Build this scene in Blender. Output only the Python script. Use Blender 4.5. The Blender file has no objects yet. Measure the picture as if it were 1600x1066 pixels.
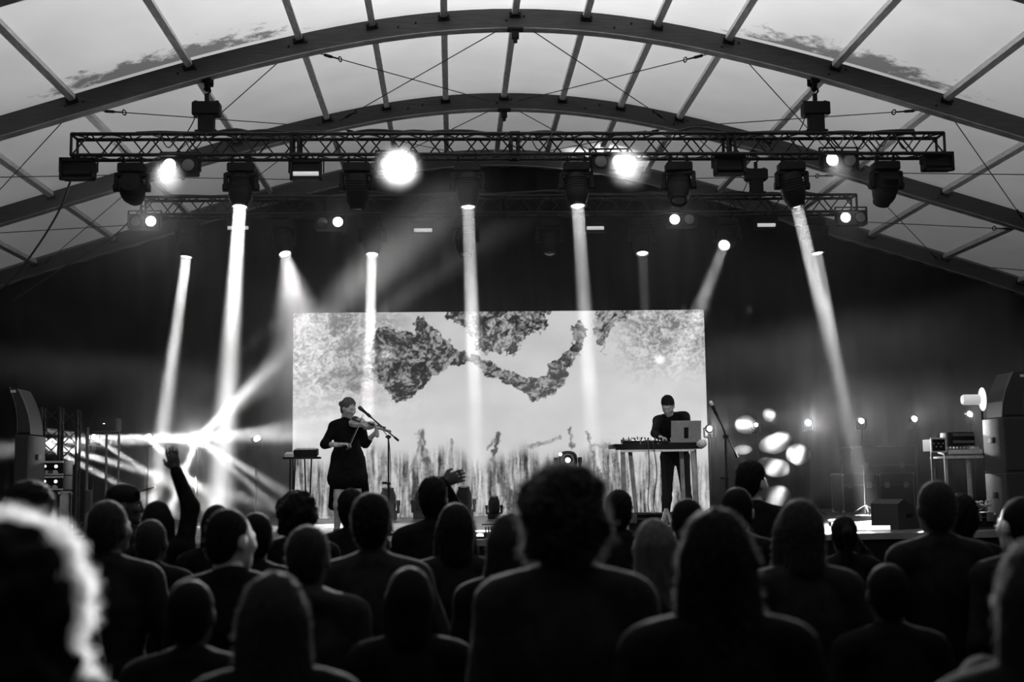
import bpy, bmesh, math, random
import numpy as np
from mathutils import Vector, Matrix, Quaternion
random.seed(7)
rng = np.random.default_rng(7)
scn = bpy.context.scene
COL = scn.collection
PI = math.pi

# ---------------------------------------------------------------- camera
F_PX = 1980.0
_yaw, _pitch, _roll = (math.radians(a) for a in (2.736, 6.167, -0.8153))
CAM = Vector((0.0, 0.0, 1.85))
_F = Vector((math.sin(_yaw)*math.cos(_pitch), math.cos(_yaw)*math.cos(_pitch), math.sin(_pitch)))
_R0 = Vector((math.cos(_yaw), -math.sin(_yaw), 0.0))
_U0 = _R0.cross(_F)
_R = _R0*math.cos(_roll) + _U0*math.sin(_roll)
_U = -_R0*math.sin(_roll) + _U0*math.cos(_roll)
cam_d = bpy.data.cameras.new('camera')
cam_d.sensor_width = 36.0
cam_d.lens = F_PX*36.0/1600.0
cam_d.clip_end = 200
cam_d.dof.use_dof = True
cam_d.dof.focus_distance = 18.0
cam_d.dof.aperture_fstop = 2.0
cam = bpy.data.objects.new('camera', cam_d)
COL.objects.link(cam)
cam.matrix_world = Matrix(((_R.x, _U.x, -_F.x, CAM.x), (_R.y, _U.y, -_F.y, CAM.y), (_R.z, _U.z, -_F.z, CAM.z), (0, 0, 0, 1)))
scn.camera = cam

def at(px, py, D):
    """world point that shows at pixel (px,py) on the plane y = D"""
    d = _F + _R*((px-800)/F_PX) - _U*((py-533)/F_PX)
    return CAM + d*(D/d.y)

# ---------------------------------------------------------------- world, exposure, sampling hints
w = bpy.data.worlds.new('dusk'); scn.world = w; w.use_nodes = True
w.node_tree.nodes['Background'].inputs[0].default_value = (0.5, 0.5, 0.5, 1)
w.node_tree.nodes['Background'].inputs[1].default_value = 0.04
scn.view_settings.view_transform = 'Standard'
scn.view_settings.look = 'None'
scn.view_settings.exposure = 0.0
scn.view_settings.gamma = 1.0
scn.view_settings.use_curve_mapping = False
cy = scn.cycles
cy.use_denoising = True
cy.max_bounces = 4; cy.diffuse_bounces = 2; cy.glossy_bounces = 2; cy.transmission_bounces = 3
cy.volume_bounces = 0; cy.transparent_max_bounces = 8
cy.caustics_reflective = False; cy.caustics_refractive = False
cy.sample_clamp_indirect = 4.0

XC = 0.92            # tent axis
D1, D2, D3 = 16.98, 20.85, 24.72
BAY = 3.87
STAGE_Z = 1.17
STAGE_Y0, STAGE_Y1 = 14.3, 24.3

def area_light(name, loc, aim, power, w_, h_, spread=180, shape='RECTANGLE'):
    l = bpy.data.lights.new(name, 'AREA'); l.energy = power; l.shape = shape; l.size = w_
    if shape in ('RECTANGLE', 'ELLIPSE'): l.size_y = h_
    l.spread = math.radians(spread)
    o = bpy.data.objects.new(name, l); COL.objects.link(o); o.location = loc
    o.rotation_euler = (Vector(aim)-Vector(loc)).to_track_quat('-Z', 'Y').to_euler()
    return o
def spot_light(name, loc, aim, power, angle, blend=0.4, r=0.05):
    l = bpy.data.lights.new(name, 'SPOT'); l.energy = power; l.spot_size = math.radians(angle); l.spot_blend = blend; l.shadow_soft_size = r
    o = bpy.data.objects.new(name, l); COL.objects.link(o); o.location = loc
    o.rotation_euler = (Vector(aim)-Vector(loc)).to_track_quat('-Z', 'Y').to_euler()
    return o

# unseen lamp added above the tent; lights the canvas through, fading to the back
for (lx, ly, lz, pw) in ((0.9, 10.0, 15.0, 10500),):
    l = bpy.data.lights.new('canvas_backlight', 'POINT'); l.energy = pw; l.shadow_soft_size = 0.6
    o = bpy.data.objects.new('canvas_backlight', l); COL.objects.link(o); o.location = (lx, ly, lz)

# follow spots from the mixing tower behind the audience, passing over the heads onto the two performers
spot_light('follow_spot', (-0.6, -4.0, 5.6), at(543, 690, 16.0), 2800, 5.0, 0.6, 0.08)
spot_light('follow_spot', (2.4, -4.0, 5.6), at(1045, 690, 16.8), 2300, 5.0, 0.6, 0.08)

# ---------------------------------------------------------------- materials
def _new(name):
    m = bpy.data.materials.new(name); m.use_nodes = True
    nt = m.node_tree; b = nt.nodes['Principled BSDF']
    return m, nt, b
def mat(name, v, rough=0.6, metal=0.0, var=0.25, scale=8.0, bump=0.0, spec=0.5, stretch=None):
    """grey procedural surface: noise-varied value, roughness and a little relief"""
    m, nt, b = _new(name)
    tc = nt.nodes.new('ShaderNodeTexCoord'); mp = nt.nodes.new('ShaderNodeMapping')
    if stretch: mp.inputs['Scale'].default_value = stretch
    nz = nt.nodes.new('ShaderNodeTexNoise'); nz.inputs['Scale'].default_value = scale; nz.inputs['Detail'].default_value = 4
    nt.links.new(tc.outputs['Object'], mp.inputs['Vector']); nt.links.new(mp.outputs['Vector'], nz.inputs['Vector'])
    cr = nt.nodes.new('ShaderNodeValToRGB')
    lo, hi = v*(1-var), v*(1+var)
    cr.color_ramp.elements[0].position = 0.3; cr.color_ramp.elements[0].color = (lo, lo, lo, 1)
    cr.color_ramp.elements[1].position = 0.7; cr.color_ramp.elements[1].color = (hi, hi, hi, 1)
    nt.links.new(nz.outputs['Fac'], cr.inputs['Fac']); nt.links.new(cr.outputs['Color'], b.inputs['Base Color'])
    b.inputs['Roughness'].default_value = rough; b.inputs['Metallic'].default_value = metal
    b.inputs['Specular IOR Level'].default_value = spec
    if bump:
        bp = nt.nodes.new('ShaderNodeBump'); bp.inputs['Strength'].default_value = bump; bp.inputs['Distance'].default_value = 0.01
        nt.links.new(nz.outputs['Fac'], bp.inputs['Height']); nt.links.new(bp.outputs['Normal'], b.inputs['Normal'])
    return m
def emit(name, strength, v=1.0, sample='AUTO', body=0.6):
    m, nt, b = _new(name)
    b.inputs['Base Color'].default_value = (body, body, body, 1)
    b.inputs['Emission Color'].default_value = (v, v, v, 1); b.inputs['Emission Strength'].default_value = strength
    m.cycles.emission_sampling = sample
    return m
M = {}
M['black_metal'] = mat('black_metal', 0.010, 0.55, 0.0, 0.4, 12, spec=0.15)
M['black_plastic'] = mat('black_plastic', 0.008, 0.5, 0.0, 0.3, 20, spec=0.12)
M['truss_metal'] = mat('truss_metal', 0.02, 0.4, 0.5, 0.3, 15, spec=0.2)
M['steel'] = mat('steel', 0.16, 0.45, 0.8, 0.2, 20)
M['chrome'] = mat('chrome', 0.7, 0.15, 1.0, 0.1, 20)
M['cable'] = mat('cable', 0.02, 0.6, 0, 0.3, 10)
M['wire'] = mat('wire', 0.05, 0.5, 0.3, 0.3, 10)
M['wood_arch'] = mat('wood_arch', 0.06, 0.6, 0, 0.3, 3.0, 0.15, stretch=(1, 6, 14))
M['wood_lit_under'] = mat('wood_lit_under', 0.35, 0.6, 0, 0.35, 4.0, 0.1)  # paler copy of the arch wood: light on the underside put into colour
M['purlin'] = mat('purlin', 0.8, 0.5, 0.0, 0.25, 5.0, stretch=(8, 1, 8))
M['drape'] = mat('drape', 0.006, 0.95, 0, 0.3, 3, spec=0.05)
M['floor'] = mat('floor', 0.03, 0.8, 0, 0.5, 2, 0.3)
M['deck'] = mat('deck', 0.10, 0.30, 0, 0.4, 3, 0.05)
M['deck_edge'] = mat('deck_edge', 0.15, 0.4, 0.2, 0.2, 6)
M['lens_lit'] = emit('lens_lit', 6.0, sample='NONE')
M['lens_hot'] = emit('lens_hot', 14.0, sample='NONE')
M['lens_dim'] = emit('lens_dim', 0.03, sample='NONE', body=0.02)
M['lens_off'] = mat('lens_off', 0.05, 0.08, 0, 0.1, 5, spec=0.8)
M['tube_glow'] = emit('tube_glow', 0.45, sample='NONE')
M['reflector'] = mat('reflector', 0.5, 0.3, 0.9, 0.2, 5)

def canvas_material():
    """translucent white tent canvas with weathering streaks of mould near the first arch"""
    m, nt, b = _new('canvas')
    N = nt.nodes.new; L = nt.links.new
    tc = N('ShaderNodeTexCoord')
    n1 = N('ShaderNodeTexNoise'); n1.inputs['Scale'].default_value = 0.9; n1.inputs['Detail'].default_value = 5
    n2 = N('ShaderNodeTexNoise'); n2.inputs['Scale'].default_value = 3.5; n2.inputs['Detail'].default_value = 8; n2.inputs['Roughness'].default_value = 0.65
    L(tc.outputs['Object'], n1.inputs['Vector']); L(tc.outputs['Object'], n2.inputs['Vector'])
    at_ = N('ShaderNodeAttribute'); at_.attribute_name = 'stain'
    r1 = N('ShaderNodeMapRange'); r1.inputs['From Min'].default_value = 0.25; r1.inputs['From Max'].default_value = 0.75
    r1.inputs['To Min'].default_value = 0.86; r1.inputs['To Max'].default_value = 1.0
    L(n1.outputs['Fac'], r1.inputs['Value'])
    ad = N('ShaderNodeMath'); ad.operation = 'MULTIPLY_ADD'; ad.inputs[1].default_value = 1.3; L(n2.outputs['Fac'], ad.inputs[0]); L(at_.outputs['Fac'], ad.inputs[2])
    r2 = N('ShaderNodeMapRange'); r2.inputs['From Min'].default_value = 1.18; r2.inputs['From Max'].default_value = 1.38
    r2.inputs['To Min'].default_value = 1.0; r2.inputs['To Max'].default_value = 0.28
    L(ad.outputs[0], r2.inputs['Value'])
    mu = N('ShaderNodeMath'); mu.operation = 'MULTIPLY'; L(r1.outputs[0], mu.inputs[0]); L(r2.outputs[0], mu.inputs[1])
    mv = N('ShaderNodeMath'); mv.operation = 'MULTIPLY'; mv.inputs[1].default_value = 0.72; L(mu.outputs[0], mv.inputs[0])
    cc = N('ShaderNodeCombineColor'); [L(mv.outputs[0], cc.inputs[i]) for i in range(3)]
    df = N('ShaderNodeBsdfDiffuse'); tr = N('ShaderNodeBsdfTranslucent'); mx = N('ShaderNodeMixShader'); mx.inputs[0].default_value = 0.6
    L(cc.outputs[0], df.inputs['Color']); L(cc.outputs[0], tr.inputs['Color']); L(df.outputs[0], mx.inputs[1]); L(tr.outputs[0], mx.inputs[2])
    nt.nodes.remove(b); L(mx.outputs[0], nt.nodes['Material Output'].inputs['Surface'])
    return m
M['canvas'] = canvas_material()

# ---------------------------------------------------------------- mesh helpers
def frame_of(d):
    d = Vector(d).normalized()
    u = Vector((0, 0, 1)) if abs(d.z) < 0.95 else Vector((1, 0, 0))
    a = d.cross(u).normalized(); b = d.cross(a).normalized()
    return d, a, b
class MB:
    def __init__(s): s.v = []; s.f = []
    def add(s, vs, fs):
        o = len(s.v); s.v += [tuple(p) for p in vs]; s.f += [tuple(i+o for i in f) for f in fs]; return s
    def box(s, c, size, rot=None, bev=0.0):
        x, y, z = (k/2 for k in size)
        if bev <= 0:
            vs = [Vector((sx*x, sy*y, sz*z)) for sx in (-1, 1) for sy in (-1, 1) for sz in (-1, 1)]
            fs = [(0, 1, 3, 2), (4, 6, 7, 5), (0, 4, 5, 1), (2, 3, 7, 6), (0, 2, 6, 4), (1, 5, 7, 3)]
        else:   # rounded section in xy, chamfer on z
            vs, fs = [], []
            b = min(bev, x*0.95, y*0.95, z*0.95)
            ring = []
            for (cx, cy_, a0) in ((x-b, y-b, 0), (-x+b, y-b, 90), (-x+b, -y+b, 180), (x-b, -y+b, 270)):
                for k in (0, 45, 90):
                    t = math.radians(a0+k); ring.append((cx, cy_, math.cos(t), math.sin(t)))
            n = len(ring)
            for (zz, rr) in ((-z, b*0.4), (-z+b*0.6, b), (z-b*0.6, b), (z, b*0.4)):
                for (cx, cy_, ct, st) in ring: vs.append(Vector((cx+ct*rr, cy_+st*rr, zz)))
            for k in range(3):
                for i in range(n):
                    j = (i+1) % n; fs.append((k*n+i, k*n+j, (k+1)*n+j, (k+1)*n+i))
            fs.append(tuple(range(n-1, -1, -1))); fs.append(tuple(range(3*n, 4*n)))
        if rot is not None: vs = [rot @ p for p in vs]
        c = Vector(c); return s.add([p+c for p in vs], fs)
    def cyl(s, a, b, r, r2=None, n=10, caps=True):
        a = Vector(a); b = Vector(b); r2 = r if r2 is None else r2
        d, u, v = frame_of(b-a)
        vs = [p+(u*math.cos(2*PI*i/n)+v*math.sin(2*PI*i/n))*q for p, q in ((a, r), (b, r2)) for i in range(n)]
        fs = [(i, (i+1) % n, n+(i+1) % n, n+i) for i in range(n)]
        if caps: fs += [tuple(range(n-1, -1, -1)), tuple(range(n, 2*n))]
        return s.add(vs, fs)
    def tube(s, pts, r, n=6):
        pts = [Vector(p) for p in pts]; rs = r if isinstance(r, (list, tuple)) else [r]*len(pts)
        vs = []; fs = []
        d0 = (pts[1]-pts[0]).normalized(); _, u, v = frame_of(d0)
        for i, p in enumerate(pts):
            d = (pts[min(i+1, len(pts)-1)]-pts[max(i-1, 0)]).normalized()
            u = (u-d*u.dot(d)).normalized(); v = d.cross(u)
            vs += [p+(u*math.cos(2*PI*k/n)+v*math.sin(2*PI*k/n))*rs[i] for k in range(n)]
        for i in range(len(pts)-1):
            fs += [(i*n+k, i*n+(k+1) % n, (i+1)*n+(k+1) % n, (i+1)*n+k) for k in range(n)]
        fs += [tuple(range(n-1, -1, -1)), tuple(range((len(pts)-1)*n, len(pts)*n))]
        return s.add(vs, fs)
    def lathe(s, prof, o=(0, 0, 0), axis=(0, 0, 1), n=20, sx=1.0, sy=1.0, sq=0.0):
        """prof: (r, t) along axis; sq>0 makes the section squarish"""
        d, u, v = frame_of(axis); o = Vector(o); vs = []; fs = []
        for (r, t) in prof:
            for k in range(n):
                a = 2*PI*k/n; c, q = math.cos(a), math.sin(a)
                g = 1.0
                if sq: g = 1.0/((abs(c)**(2+sq*6)+abs(q)**(2+sq*6))**(1.0/(2+sq*6)))
                vs.append(o+d*t+u*(c*r*g*sx)+v*(q*r*g*sy))
        m = len(prof)
        for i in range(m-1):
            fs += [(i*n+k, i*n+(k+1) % n, (i+1)*n+(k+1) % n, (i+1)*n+k) for k in range(n)]
        fs += [tuple(range(n-1, -1, -1)), tuple(range((m-1)*n, m*n))]
        return s.add(vs, fs)
    def disc(s, c, nrm, r, n=24, thick=0.004):
        c = Vector(c); nn = Vector(nrm).normalized(); return s.cyl(c-nn*thick, c, r, n=n)
    def ring(s, c, nrm, r, t, n=20, m=6):
        c = Vector(c); d, u, v = frame_of(nrm); vs = []; fs = []
        for i in range(n):
            a = 2*PI*i/n; e = u*math.cos(a)+v*math.sin(a)
            for k in range(m):
                b = 2*PI*k/m; vs.append(c+e*(r+t*math.cos(b))+d*(t*math.sin(b)))
        for i in range(n):
            for k in range(m): fs.append((i*m+k, ((i+1) % n)*m+k, ((i+1) % n)*m+(k+1) % m, i*m+(k+1) % m))
        return s.add(vs, fs)
    def prism(s, poly, a, b):
        """poly: list of 3D points (one end face); extruded from offset a to offset b (vectors)"""
        a = Vector(a); b = Vector(b); n = len(poly)
        vs = [Vector(p)+a for p in poly]+[Vector(p)+b for p in poly]
        fs = [tuple(range(n-1, -1, -1)), tuple(range(n, 2*n))]+[(i, (i+1) % n, n+(i+1) % n, n+i) for i in range(n)]
        return s.add(vs, fs)
    def mesh(s, name, m=None, smooth=35):
        me = bpy.data.meshes.new(name); me.from_pydata(s.v, [], s.f); me.update()
        bm = bmesh.new(); bm.from_mesh(me); bmesh.ops.recalc_face_normals(bm, faces=bm.faces); bm.to_mesh(me); bm.free()
        if smooth:
            me.polygons.foreach_set('use_smooth', [True]*len(me.polygons)); me.set_sharp_from_angle(angle=math.radians(smooth))
        if m: me.materials.append(M[m] if isinstance(m, str) else m)
        return me
    def build(s, name, m, parent=None, loc=None, smooth=35):
        return link(name, s.mesh(name, m, smooth), parent, loc)
def link(name, me, parent=None, loc=None, rot=None):
    o = bpy.data.objects.new(name, me); COL.objects.link(o)
    if parent is not None: o.parent = parent
    if loc is not None: o.location = loc
    if rot is not None: o.rotation_euler = rot
    return o
def tag(o, label=None, cat=None, group=None, kind=None):
    if label: o['label'] = label
    if cat: o['category'] = cat
    if group: o['group'] = group
    if kind: o['kind'] = kind
    return o
def thing(name, label, cat, loc=(0, 0, 0), rz=0.0, group=None):
    o = bpy.data.objects.new(name, None); COL.objects.link(o); o.location = loc; o.rotation_euler = (0, 0, rz)
    o.empty_display_size = 0.1
    return tag(o, label, cat, group)
def bez(p, n=14):
    """smooth curve through control points (Catmull-Rom)"""
    p = [Vector(q) for q in p]; q = [p[0]*2-p[1]]+p+[p[-1]*2-p[-2]]; out = []
    for i in range(1, len(q)-2):
        for k in range(n):
            t = k/n; a, b, c, d = q[i-1], q[i], q[i+1], q[i+2]
            out.append(0.5*((2*b)+(c-a)*t+(2*a-5*b+4*c-d)*t*t+(3*b-a-3*c+d)*t**3))
    return out+[p[-1]]

# ================================================================= THE TENT
_px = np.array([0, 1, 2, 3, 4.45, 6, 7.5, 9, 10.6, 12.2, 13.2, 13.8, 14.0, 14.0])
_pz = np.array([8.36, 8.31, 8.18, 7.97, 7.60, 7.12, 6.66, 6.20, 5.68, 5.05, 4.45, 3.6, 3.0, 0.0])
def prof_z(dx): return float(np.interp(abs(dx), _px[:13], _pz[:13]))
_fine = np.linspace(0, 12.2, 41); _k = np.interp(_fine, _px, _pz)
for _ in range(6):
    _k[1:-1] = 0.25*_k[:-2]+0.5*_k[1:-1]+0.25*_k[2:]; _k[0] = 0.5*_k[0]+0.5*_k[1]
_k += 8.36-_k[0]
HALF = list(zip(_fine, _k))+[(13.2, 4.45), (13.8, 3.6), (14.0, 2.6), (14.0, 0.0)]
PROF = [(-x, z) for x, z in HALF[:0:-1]]+HALF          # left foot .. right foot
_PX = np.array([p[0] for p in PROF[1:-1]]); _PZ = np.array([p[1] for p in PROF[1:-1]])
def roof_z(dx): return float(np.interp(dx, _PX, _PZ))

tent = thing('ceiling', 'grey vaulted tent roof with timber arches, purlins and bracing cables', 'ceiling', (XC, 0, 0)); tent['kind'] = 'structure'
AR_T = 0.30; AR_D = 0.16
def arch_mesh(name, d0, d1, t0, t1, m):
    """curved box following the roof profile; offsets along the inward normal t0..t1, depth d0..d1"""
    P = [Vector((x, 0, z)) for x, z in PROF]; mb = MB(); vs = []; n = len(P)
    for i, p in enumerate(P):
        t = (P[min(i+1, n-1)]-P[max(i-1, 0)]).normalized(); nn = Vector((t.z, 0, -t.x))
        if nn.z > 0 and abs(p.x) < 12: nn = -nn
        vs += [p+nn*t0+Vector((0, d0, 0)), p+nn*t0+Vector((0, d1, 0)), p+nn*t1+Vector((0, d1, 0)), p+nn*t1+Vector((0, d0, 0))]
    fs = []
    for i in range(n-1):
        for k in range(4): fs.append((i*4+k, i*4+(k+1) % 4, i*4+4+(k+1) % 4, i*4+4+k))
    fs += [(0, 1, 2, 3), (n*4-4, n*4-3, n*4-2, n*4-1)]
    mb.add(vs, fs); return mb.mesh(name, m)
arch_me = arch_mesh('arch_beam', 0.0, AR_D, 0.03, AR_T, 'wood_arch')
under_me = arch_mesh('arch_lit_soffit', -0.004, AR_D+0.004, AR_T-0.002, AR_T+0.012, 'wood_lit_under')
bolt_mb = MB()
for dx in np.arange(-10.5, 10.6, 1.5):
    z = roof_z(dx)
    for k in (-1, 1): bolt_mb.cyl((dx+0.12*k, -0.012, z-0.17+0.03*k), (dx+0.12*k, 0.0, z-0.17+0.03*k), 0.016, n=8)
bolt_me = bolt_mb.mesh('bolts', 'black_metal')
plate_mb = MB().box((0, 0, 0), (0.16, 0.03, 0.07)).cyl((-0.05, -0.02, 0), (-0.05, -0.04, 0), 0.014, n=8).cyl((0.05, -0.02, 0), (0.05, -0.04, 0), 0.014, n=8)
plate_me = plate_mb.mesh('purlin_shoe', 'black_metal')
ARCH_Y = [D1-2*BAY, D1-BAY, D1, D2, D3]
PUR = [0, 0.99, 1.98, 2.98, 4.47, 6.03, 7.5, 9.0, 10.5, 12.0]; PUR = [-p for p in PUR[:0:-1]]+PUR
for i, ay in enumerate(ARCH_Y):
    a = link('arch_beam', arch_me, tent, (0, ay, 0))
    link('arch_lit_soffit', under_me, a)
    link('bolt_row', bolt_me, a)
    if i in (2, 3):
        s_ = MB().box((0, 0.05, roof_z(0)-AR_T-0.07), (0.10, 0.08, 0.14)).cyl((0, 0.05, roof_z(0)-AR_T-0.14), (0, 0.05, roof_z(0)-AR_T-0.2), 0.03).box((0, 0.05, roof_z(0)-AR_T-0.015), (0.22, 0.12, 0.03))
        s_.build('arch_bracket', 'black_metal', a)
    for dx in PUR:
        sl = (roof_z(dx+0.1)-roof_z(dx-0.1))/0.2
        o = link('purlin_shoe', plate_me, a, (dx, -0.015, roof_z(dx)-0.125), (0, -math.atan(sl), 0))
pur_me = MB().box((0, BAY/2+AR_D/2, 0), (0.09, BAY-AR_D, 0.10)).mesh('purlin', 'purlin')
for ay in ARCH_Y[:-1]:
    for dx in PUR:
        sl = (roof_z(dx+0.1)-roof_z(dx-0.1))/0.2
        link('purlin', pur_me, tent, (dx, ay, roof_z(dx)-0.075), (0, -math.atan(sl), 0))
# canvas, one panel per bay, sagging slightly between the purlins; stain = weathered strip along the first arch
def canvas_panel(y0, y1, stain_y=None):
    ny = 30; xs = []
    P = PROF
    vs = []; st = []
    xx = []
    for i in range(len(P)-1):
        for k in range(2): t = k/2; xx.append((P[i][0]*(1-t)+P[i+1][0]*t, P[i][1]*(1-t)+P[i+1][1]*t))
    xx.append(P[-1])
    for j in range(ny+1):
        y = y0+(y1-y0)*j/ny
        for (x, z) in xx:
            sag = 0.03*math.sin(PI*j/ny)
            zz = z+0.012-(sag if z > 3 else 0)
            vs.append((x, y, zz))
            s = 0.0
            if stain_y is not None:
                dd = stain_y-y
                if dd >= 0: s = 0.92*math.exp(-(dd/0.9)**1.5)*max(0.0, 1.0-((abs(abs(x)-4.7)/2.6)**2))
            st.append(s)
    n = len(xx); fs = [(j*n+i, j*n+i+1, (j+1)*n+i+1, (j+1)*n+i) for j in range(ny) for i in range(n-1)]
    me = bpy.data.meshes.new('canvas_panel'); me.from_pydata(vs, [], fs); me.update()
    a = me.attributes.new('stain', 'FLOAT', 'POINT'); a.data.foreach_set('value', st)
    me.polygons.foreach_set('use_smooth', [True]*len(me.polygons)); me.materials.append(M['canvas'])
    return link('canvas_panel', me, tent)
for i in range(len(ARCH_Y)-1): canvas_panel(ARCH_Y[i], ARCH_Y[i+1], D1+0.01 if i == 1 else None)
canvas_panel(-6.0, ARCH_Y[0])
# crossed bracing cables with turnbuckles
def cable_with_turnbuckle(a, b, flip):
    a, b = Vector(a), Vector(b)
    o = MB().cyl(a, b, 0.008, n=5, caps=False).build('brace_cable', 'wire', tent)
    e0, e1 = (a, b) if not flip else (b, a)
    d = (e1-e0).normalized(); c = e0+d*0.35
    tb = MB().cyl(c-d*0.17, c-d*0.02, 0.022, n=6).cyl(c-d*0.02, c+d*0.12, 0.012, n=6).ring(c+d*0.17, d.cross(Vector((0, 0, 1))), 0.035, 0.01, 10, 4)
    tb.build('turnbuckle', 'black_metal', o)
for i in (2, 3):
    ya, yb = ARCH_Y[i]+0.1, ARCH_Y[i+1]-0.02
    for (p, q) in ((0.25, 2.75), (3.25, 5.75), (6.15, 8.85), (9.2, 11.6)):
        for s in (-1, 1):
            z = lambda d, o=0: roof_z(d)-AR_T-0.01+o
            cable_with_turnbuckle((s*p, ya, z(p)), (s*q, yb, z(q, 0.12)), True)
            cable_with_turnbuckle((s*q, ya, z(q)), (s*p, yb, z(p, 0.14)), False)
# floor and walls
MB().box((XC, 9, -0.05), (28.2, 34, 0.1)).build('floor', 'floor')['kind'] = 'structure'
def drape_wall(name, p0, p1, ztop_fn, folds, amp=0.05, label=None):
    p0, p1 = Vector(p0), Vector(p1); d = p1-p0; L_ = d.length; d.normalize(); nrm = Vector((-d.y, d.x, 0))
    n = int(folds*6); vs = []; fs = []
    for i in range(n+1):
        t = i/n; s = L_*t; off = amp*math.sin(s*2*PI*folds/L_+0.7*math.sin(s*1.7))
        b = p0+d*s+nrm*off
        zt = ztop_fn(b)
        for k in range(5): vs.append((b.x, b.y, zt*k/4))
    for i in range(n):
        for k in range(4): fs.append((i*5+k, (i+1)*5+k, (i+1)*5+k+1, i*5+k+1))
    mb = MB().add(vs, fs); o = mb.build(name, 'drape', smooth=60); o['kind'] = 'structure'
    return o
drape_wall('wall_back', (XC-13.6, D3+0.12, 0), (XC+13.6, D3+0.12, 0), lambda b: roof_z(b.x-XC)-AR_T*0.93, 60)
for s, nm in ((-1, 'wall_left'), (1, 'wall_right')):
    drape_wall(nm, (XC+s*13.3, -6, 0), (XC+s*13.3, D3, 0), lambda b: 4.2, 60)

# ---------------------------------------------------------------- stage
st = thing('stage_platform', 'low black concert stage with dark glossy deck boards and pale front edge', 'stage', (XC, 0, 0))
SW = 15.6
deck_me = MB().box((0, 0, -0.03), (1.94, 0.99, 0.06)).mesh('deck_board', 'deck')
for i in range(8):
    for j in range(10): link('deck_board', deck_me, st, (-SW/2+0.975+i*1.95, STAGE_Y0+0.5+j*1.0, STAGE_Z))
MB().box((0, STAGE_Y0-0.012, STAGE_Z-0.035), (SW, 0.02, 0.07)).build('edge_trim', 'deck_edge', st)
MB().box((0, STAGE_Y0+0.03, (STAGE_Z-0.07)/2), (SW, 0.04, STAGE_Z-0.07)).build('front_skirt', 'drape', st)
MB().box((0, (STAGE_Y0+STAGE_Y1)/2+0.1, (STAGE_Z-0.07)/2), (SW-0.2, STAGE_Y1-STAGE_Y0-0.3, STAGE_Z-0.08)).build('substructure', 'black_metal', st)

# ================================================================= LIGHTING TRUSSES
TZ_TOP, TZ_BOT = 6.555, 6.265
CH = 0.025
def braces(parent, half):
    step = 0.25; n = int(2*half/step)
    L_ = math.hypot(step-0.02, 0.29)
    me = MB().cyl((-L_/2, 0, 0), (L_/2, 0, 0), 0.0115, n=6).mesh('brace', 'truss_metal')
    ang = math.atan2(0.29, step-0.02)
    for i in range(n):
        xc = -half+step*(i+0.5); up = 1 if i % 2 == 0 else -1
        if i % 12 in (0, 11) and i not in (0, n-1): pass
        link('brace', me, parent, (xc, 0, 0.145), (0, -ang*up, 0))            # front face
        link('brace', me, parent, (xc, 0.29, 0.145), (0, ang*up, 0))          # rear face
        link('brace', me, parent, (xc, 0.145, 0.29), (PI/2, 0, 0)).rotation_euler = Matrix.Rotation(ang*up, 4, 'Z').to_euler()
        link('brace', me, parent, (xc, 0.145, 0), (0, 0, ang*-up))
def truss(label, cx, cy_, half):
    t = thing('lighting_truss', label, 'truss', (cx, cy_, TZ_BOT), 0, 'horizontal lighting trusses above the stage')
    chord = MB().cyl((-half, 0, 0), (half, 0, 0), CH, n=10).mesh('chord', 'truss_metal')
    for (y, z) in ((0, 0), (0.29, 0), (0, 0.29), (0.29, 0.29)): link('chord', chord, t, (0, y, z))
    braces(t, half)
    end = MB().cyl((0, 0, 0), (0, 0, 0.29), 0.02, n=8).cyl((0, 0.29, 0), (0, 0.29, 0.29), 0.02, n=8).cyl((0, 0, 0), (0, 0.29, 0), 0.02, n=8).cyl((0, 0, 0.29), (0, 0.29, 0.29), 0.02, n=8).mesh('end_frame', 'truss_metal')
    for x in (-half, half): link('end_frame', end, t, (x, 0, 0))
    cp = MB()
    for dx in (-0.05, 0.05):
        for y in (0, 0.29): cp.cyl((dx, y, 0), (dx, y, 0.29), 0.022, n=8)
        for z in (0, 0.29): cp.cyl((dx, 0, z), (dx, 0.29, z), 0.018, n=8)
    for y in (0, 0.29):
        for z in (0, 0.29): cp.cyl((-0.07, y, z), (0.07, y, z), 0.034, n=10)
    cpm = cp.mesh('coupler', 'black_metal')
    k = -half+3.0
    while k < half-0.5: link('coupler', cpm, t, (k, 0, 0)); k += 3.0
    return t
FT = truss('long front lighting truss hung from the nearest arch', XC-0.03, D1, 6.0)
RT = truss('long rear lighting truss hung lower in view behind the front one', XC-0.03, D2, 6.0)
# cable runs lying on and looping through each truss
def truss_cables(cy_, seed, xs):
    r = random.Random(seed)
    t = MB(); 
    pts = [(XC-5.6+0.35*i, cy_+0.15+0.05*r.uniform(-1, 1), TZ_TOP+0.035+max(0, r.gauss(0, 0.02))) for i in range(33)]
    t.tube(bez(pts, 4), 0.022, 6)
    pts = [(XC-5.2+0.35*i, cy_+0.1+0.05*r.uniform(-1, 1), TZ_TOP+0.035+max(0, r.gauss(0, 0.03))) for i in range(31)]
    t.tube(bez(pts, 4), 0.018, 6)
    o = t.build('cable_loom', 'cable'); return o
tag(truss_cables(D1, 3, None), 'thick black cable loom lying along the top of the front truss', 'cable')
tag(truss_cables(D2, 4, None), 'thick black cable loom lying along the top of the rear truss', 'cable')
def swag(label, pts, r=0.012):
    return tag(MB().tube(bez(pts, 8), r, 6).build('hanging_cable', 'cable'), label, 'cable')
_r = random.Random(11)
sw_txt = ['black cable looping inside the front truss beside the leftmost hoist', 'black cable looping inside the front truss near its centre coupler',
          'black cable looping inside the front truss above the right blinder', 'black cable looping inside the front truss near its right end']
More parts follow.
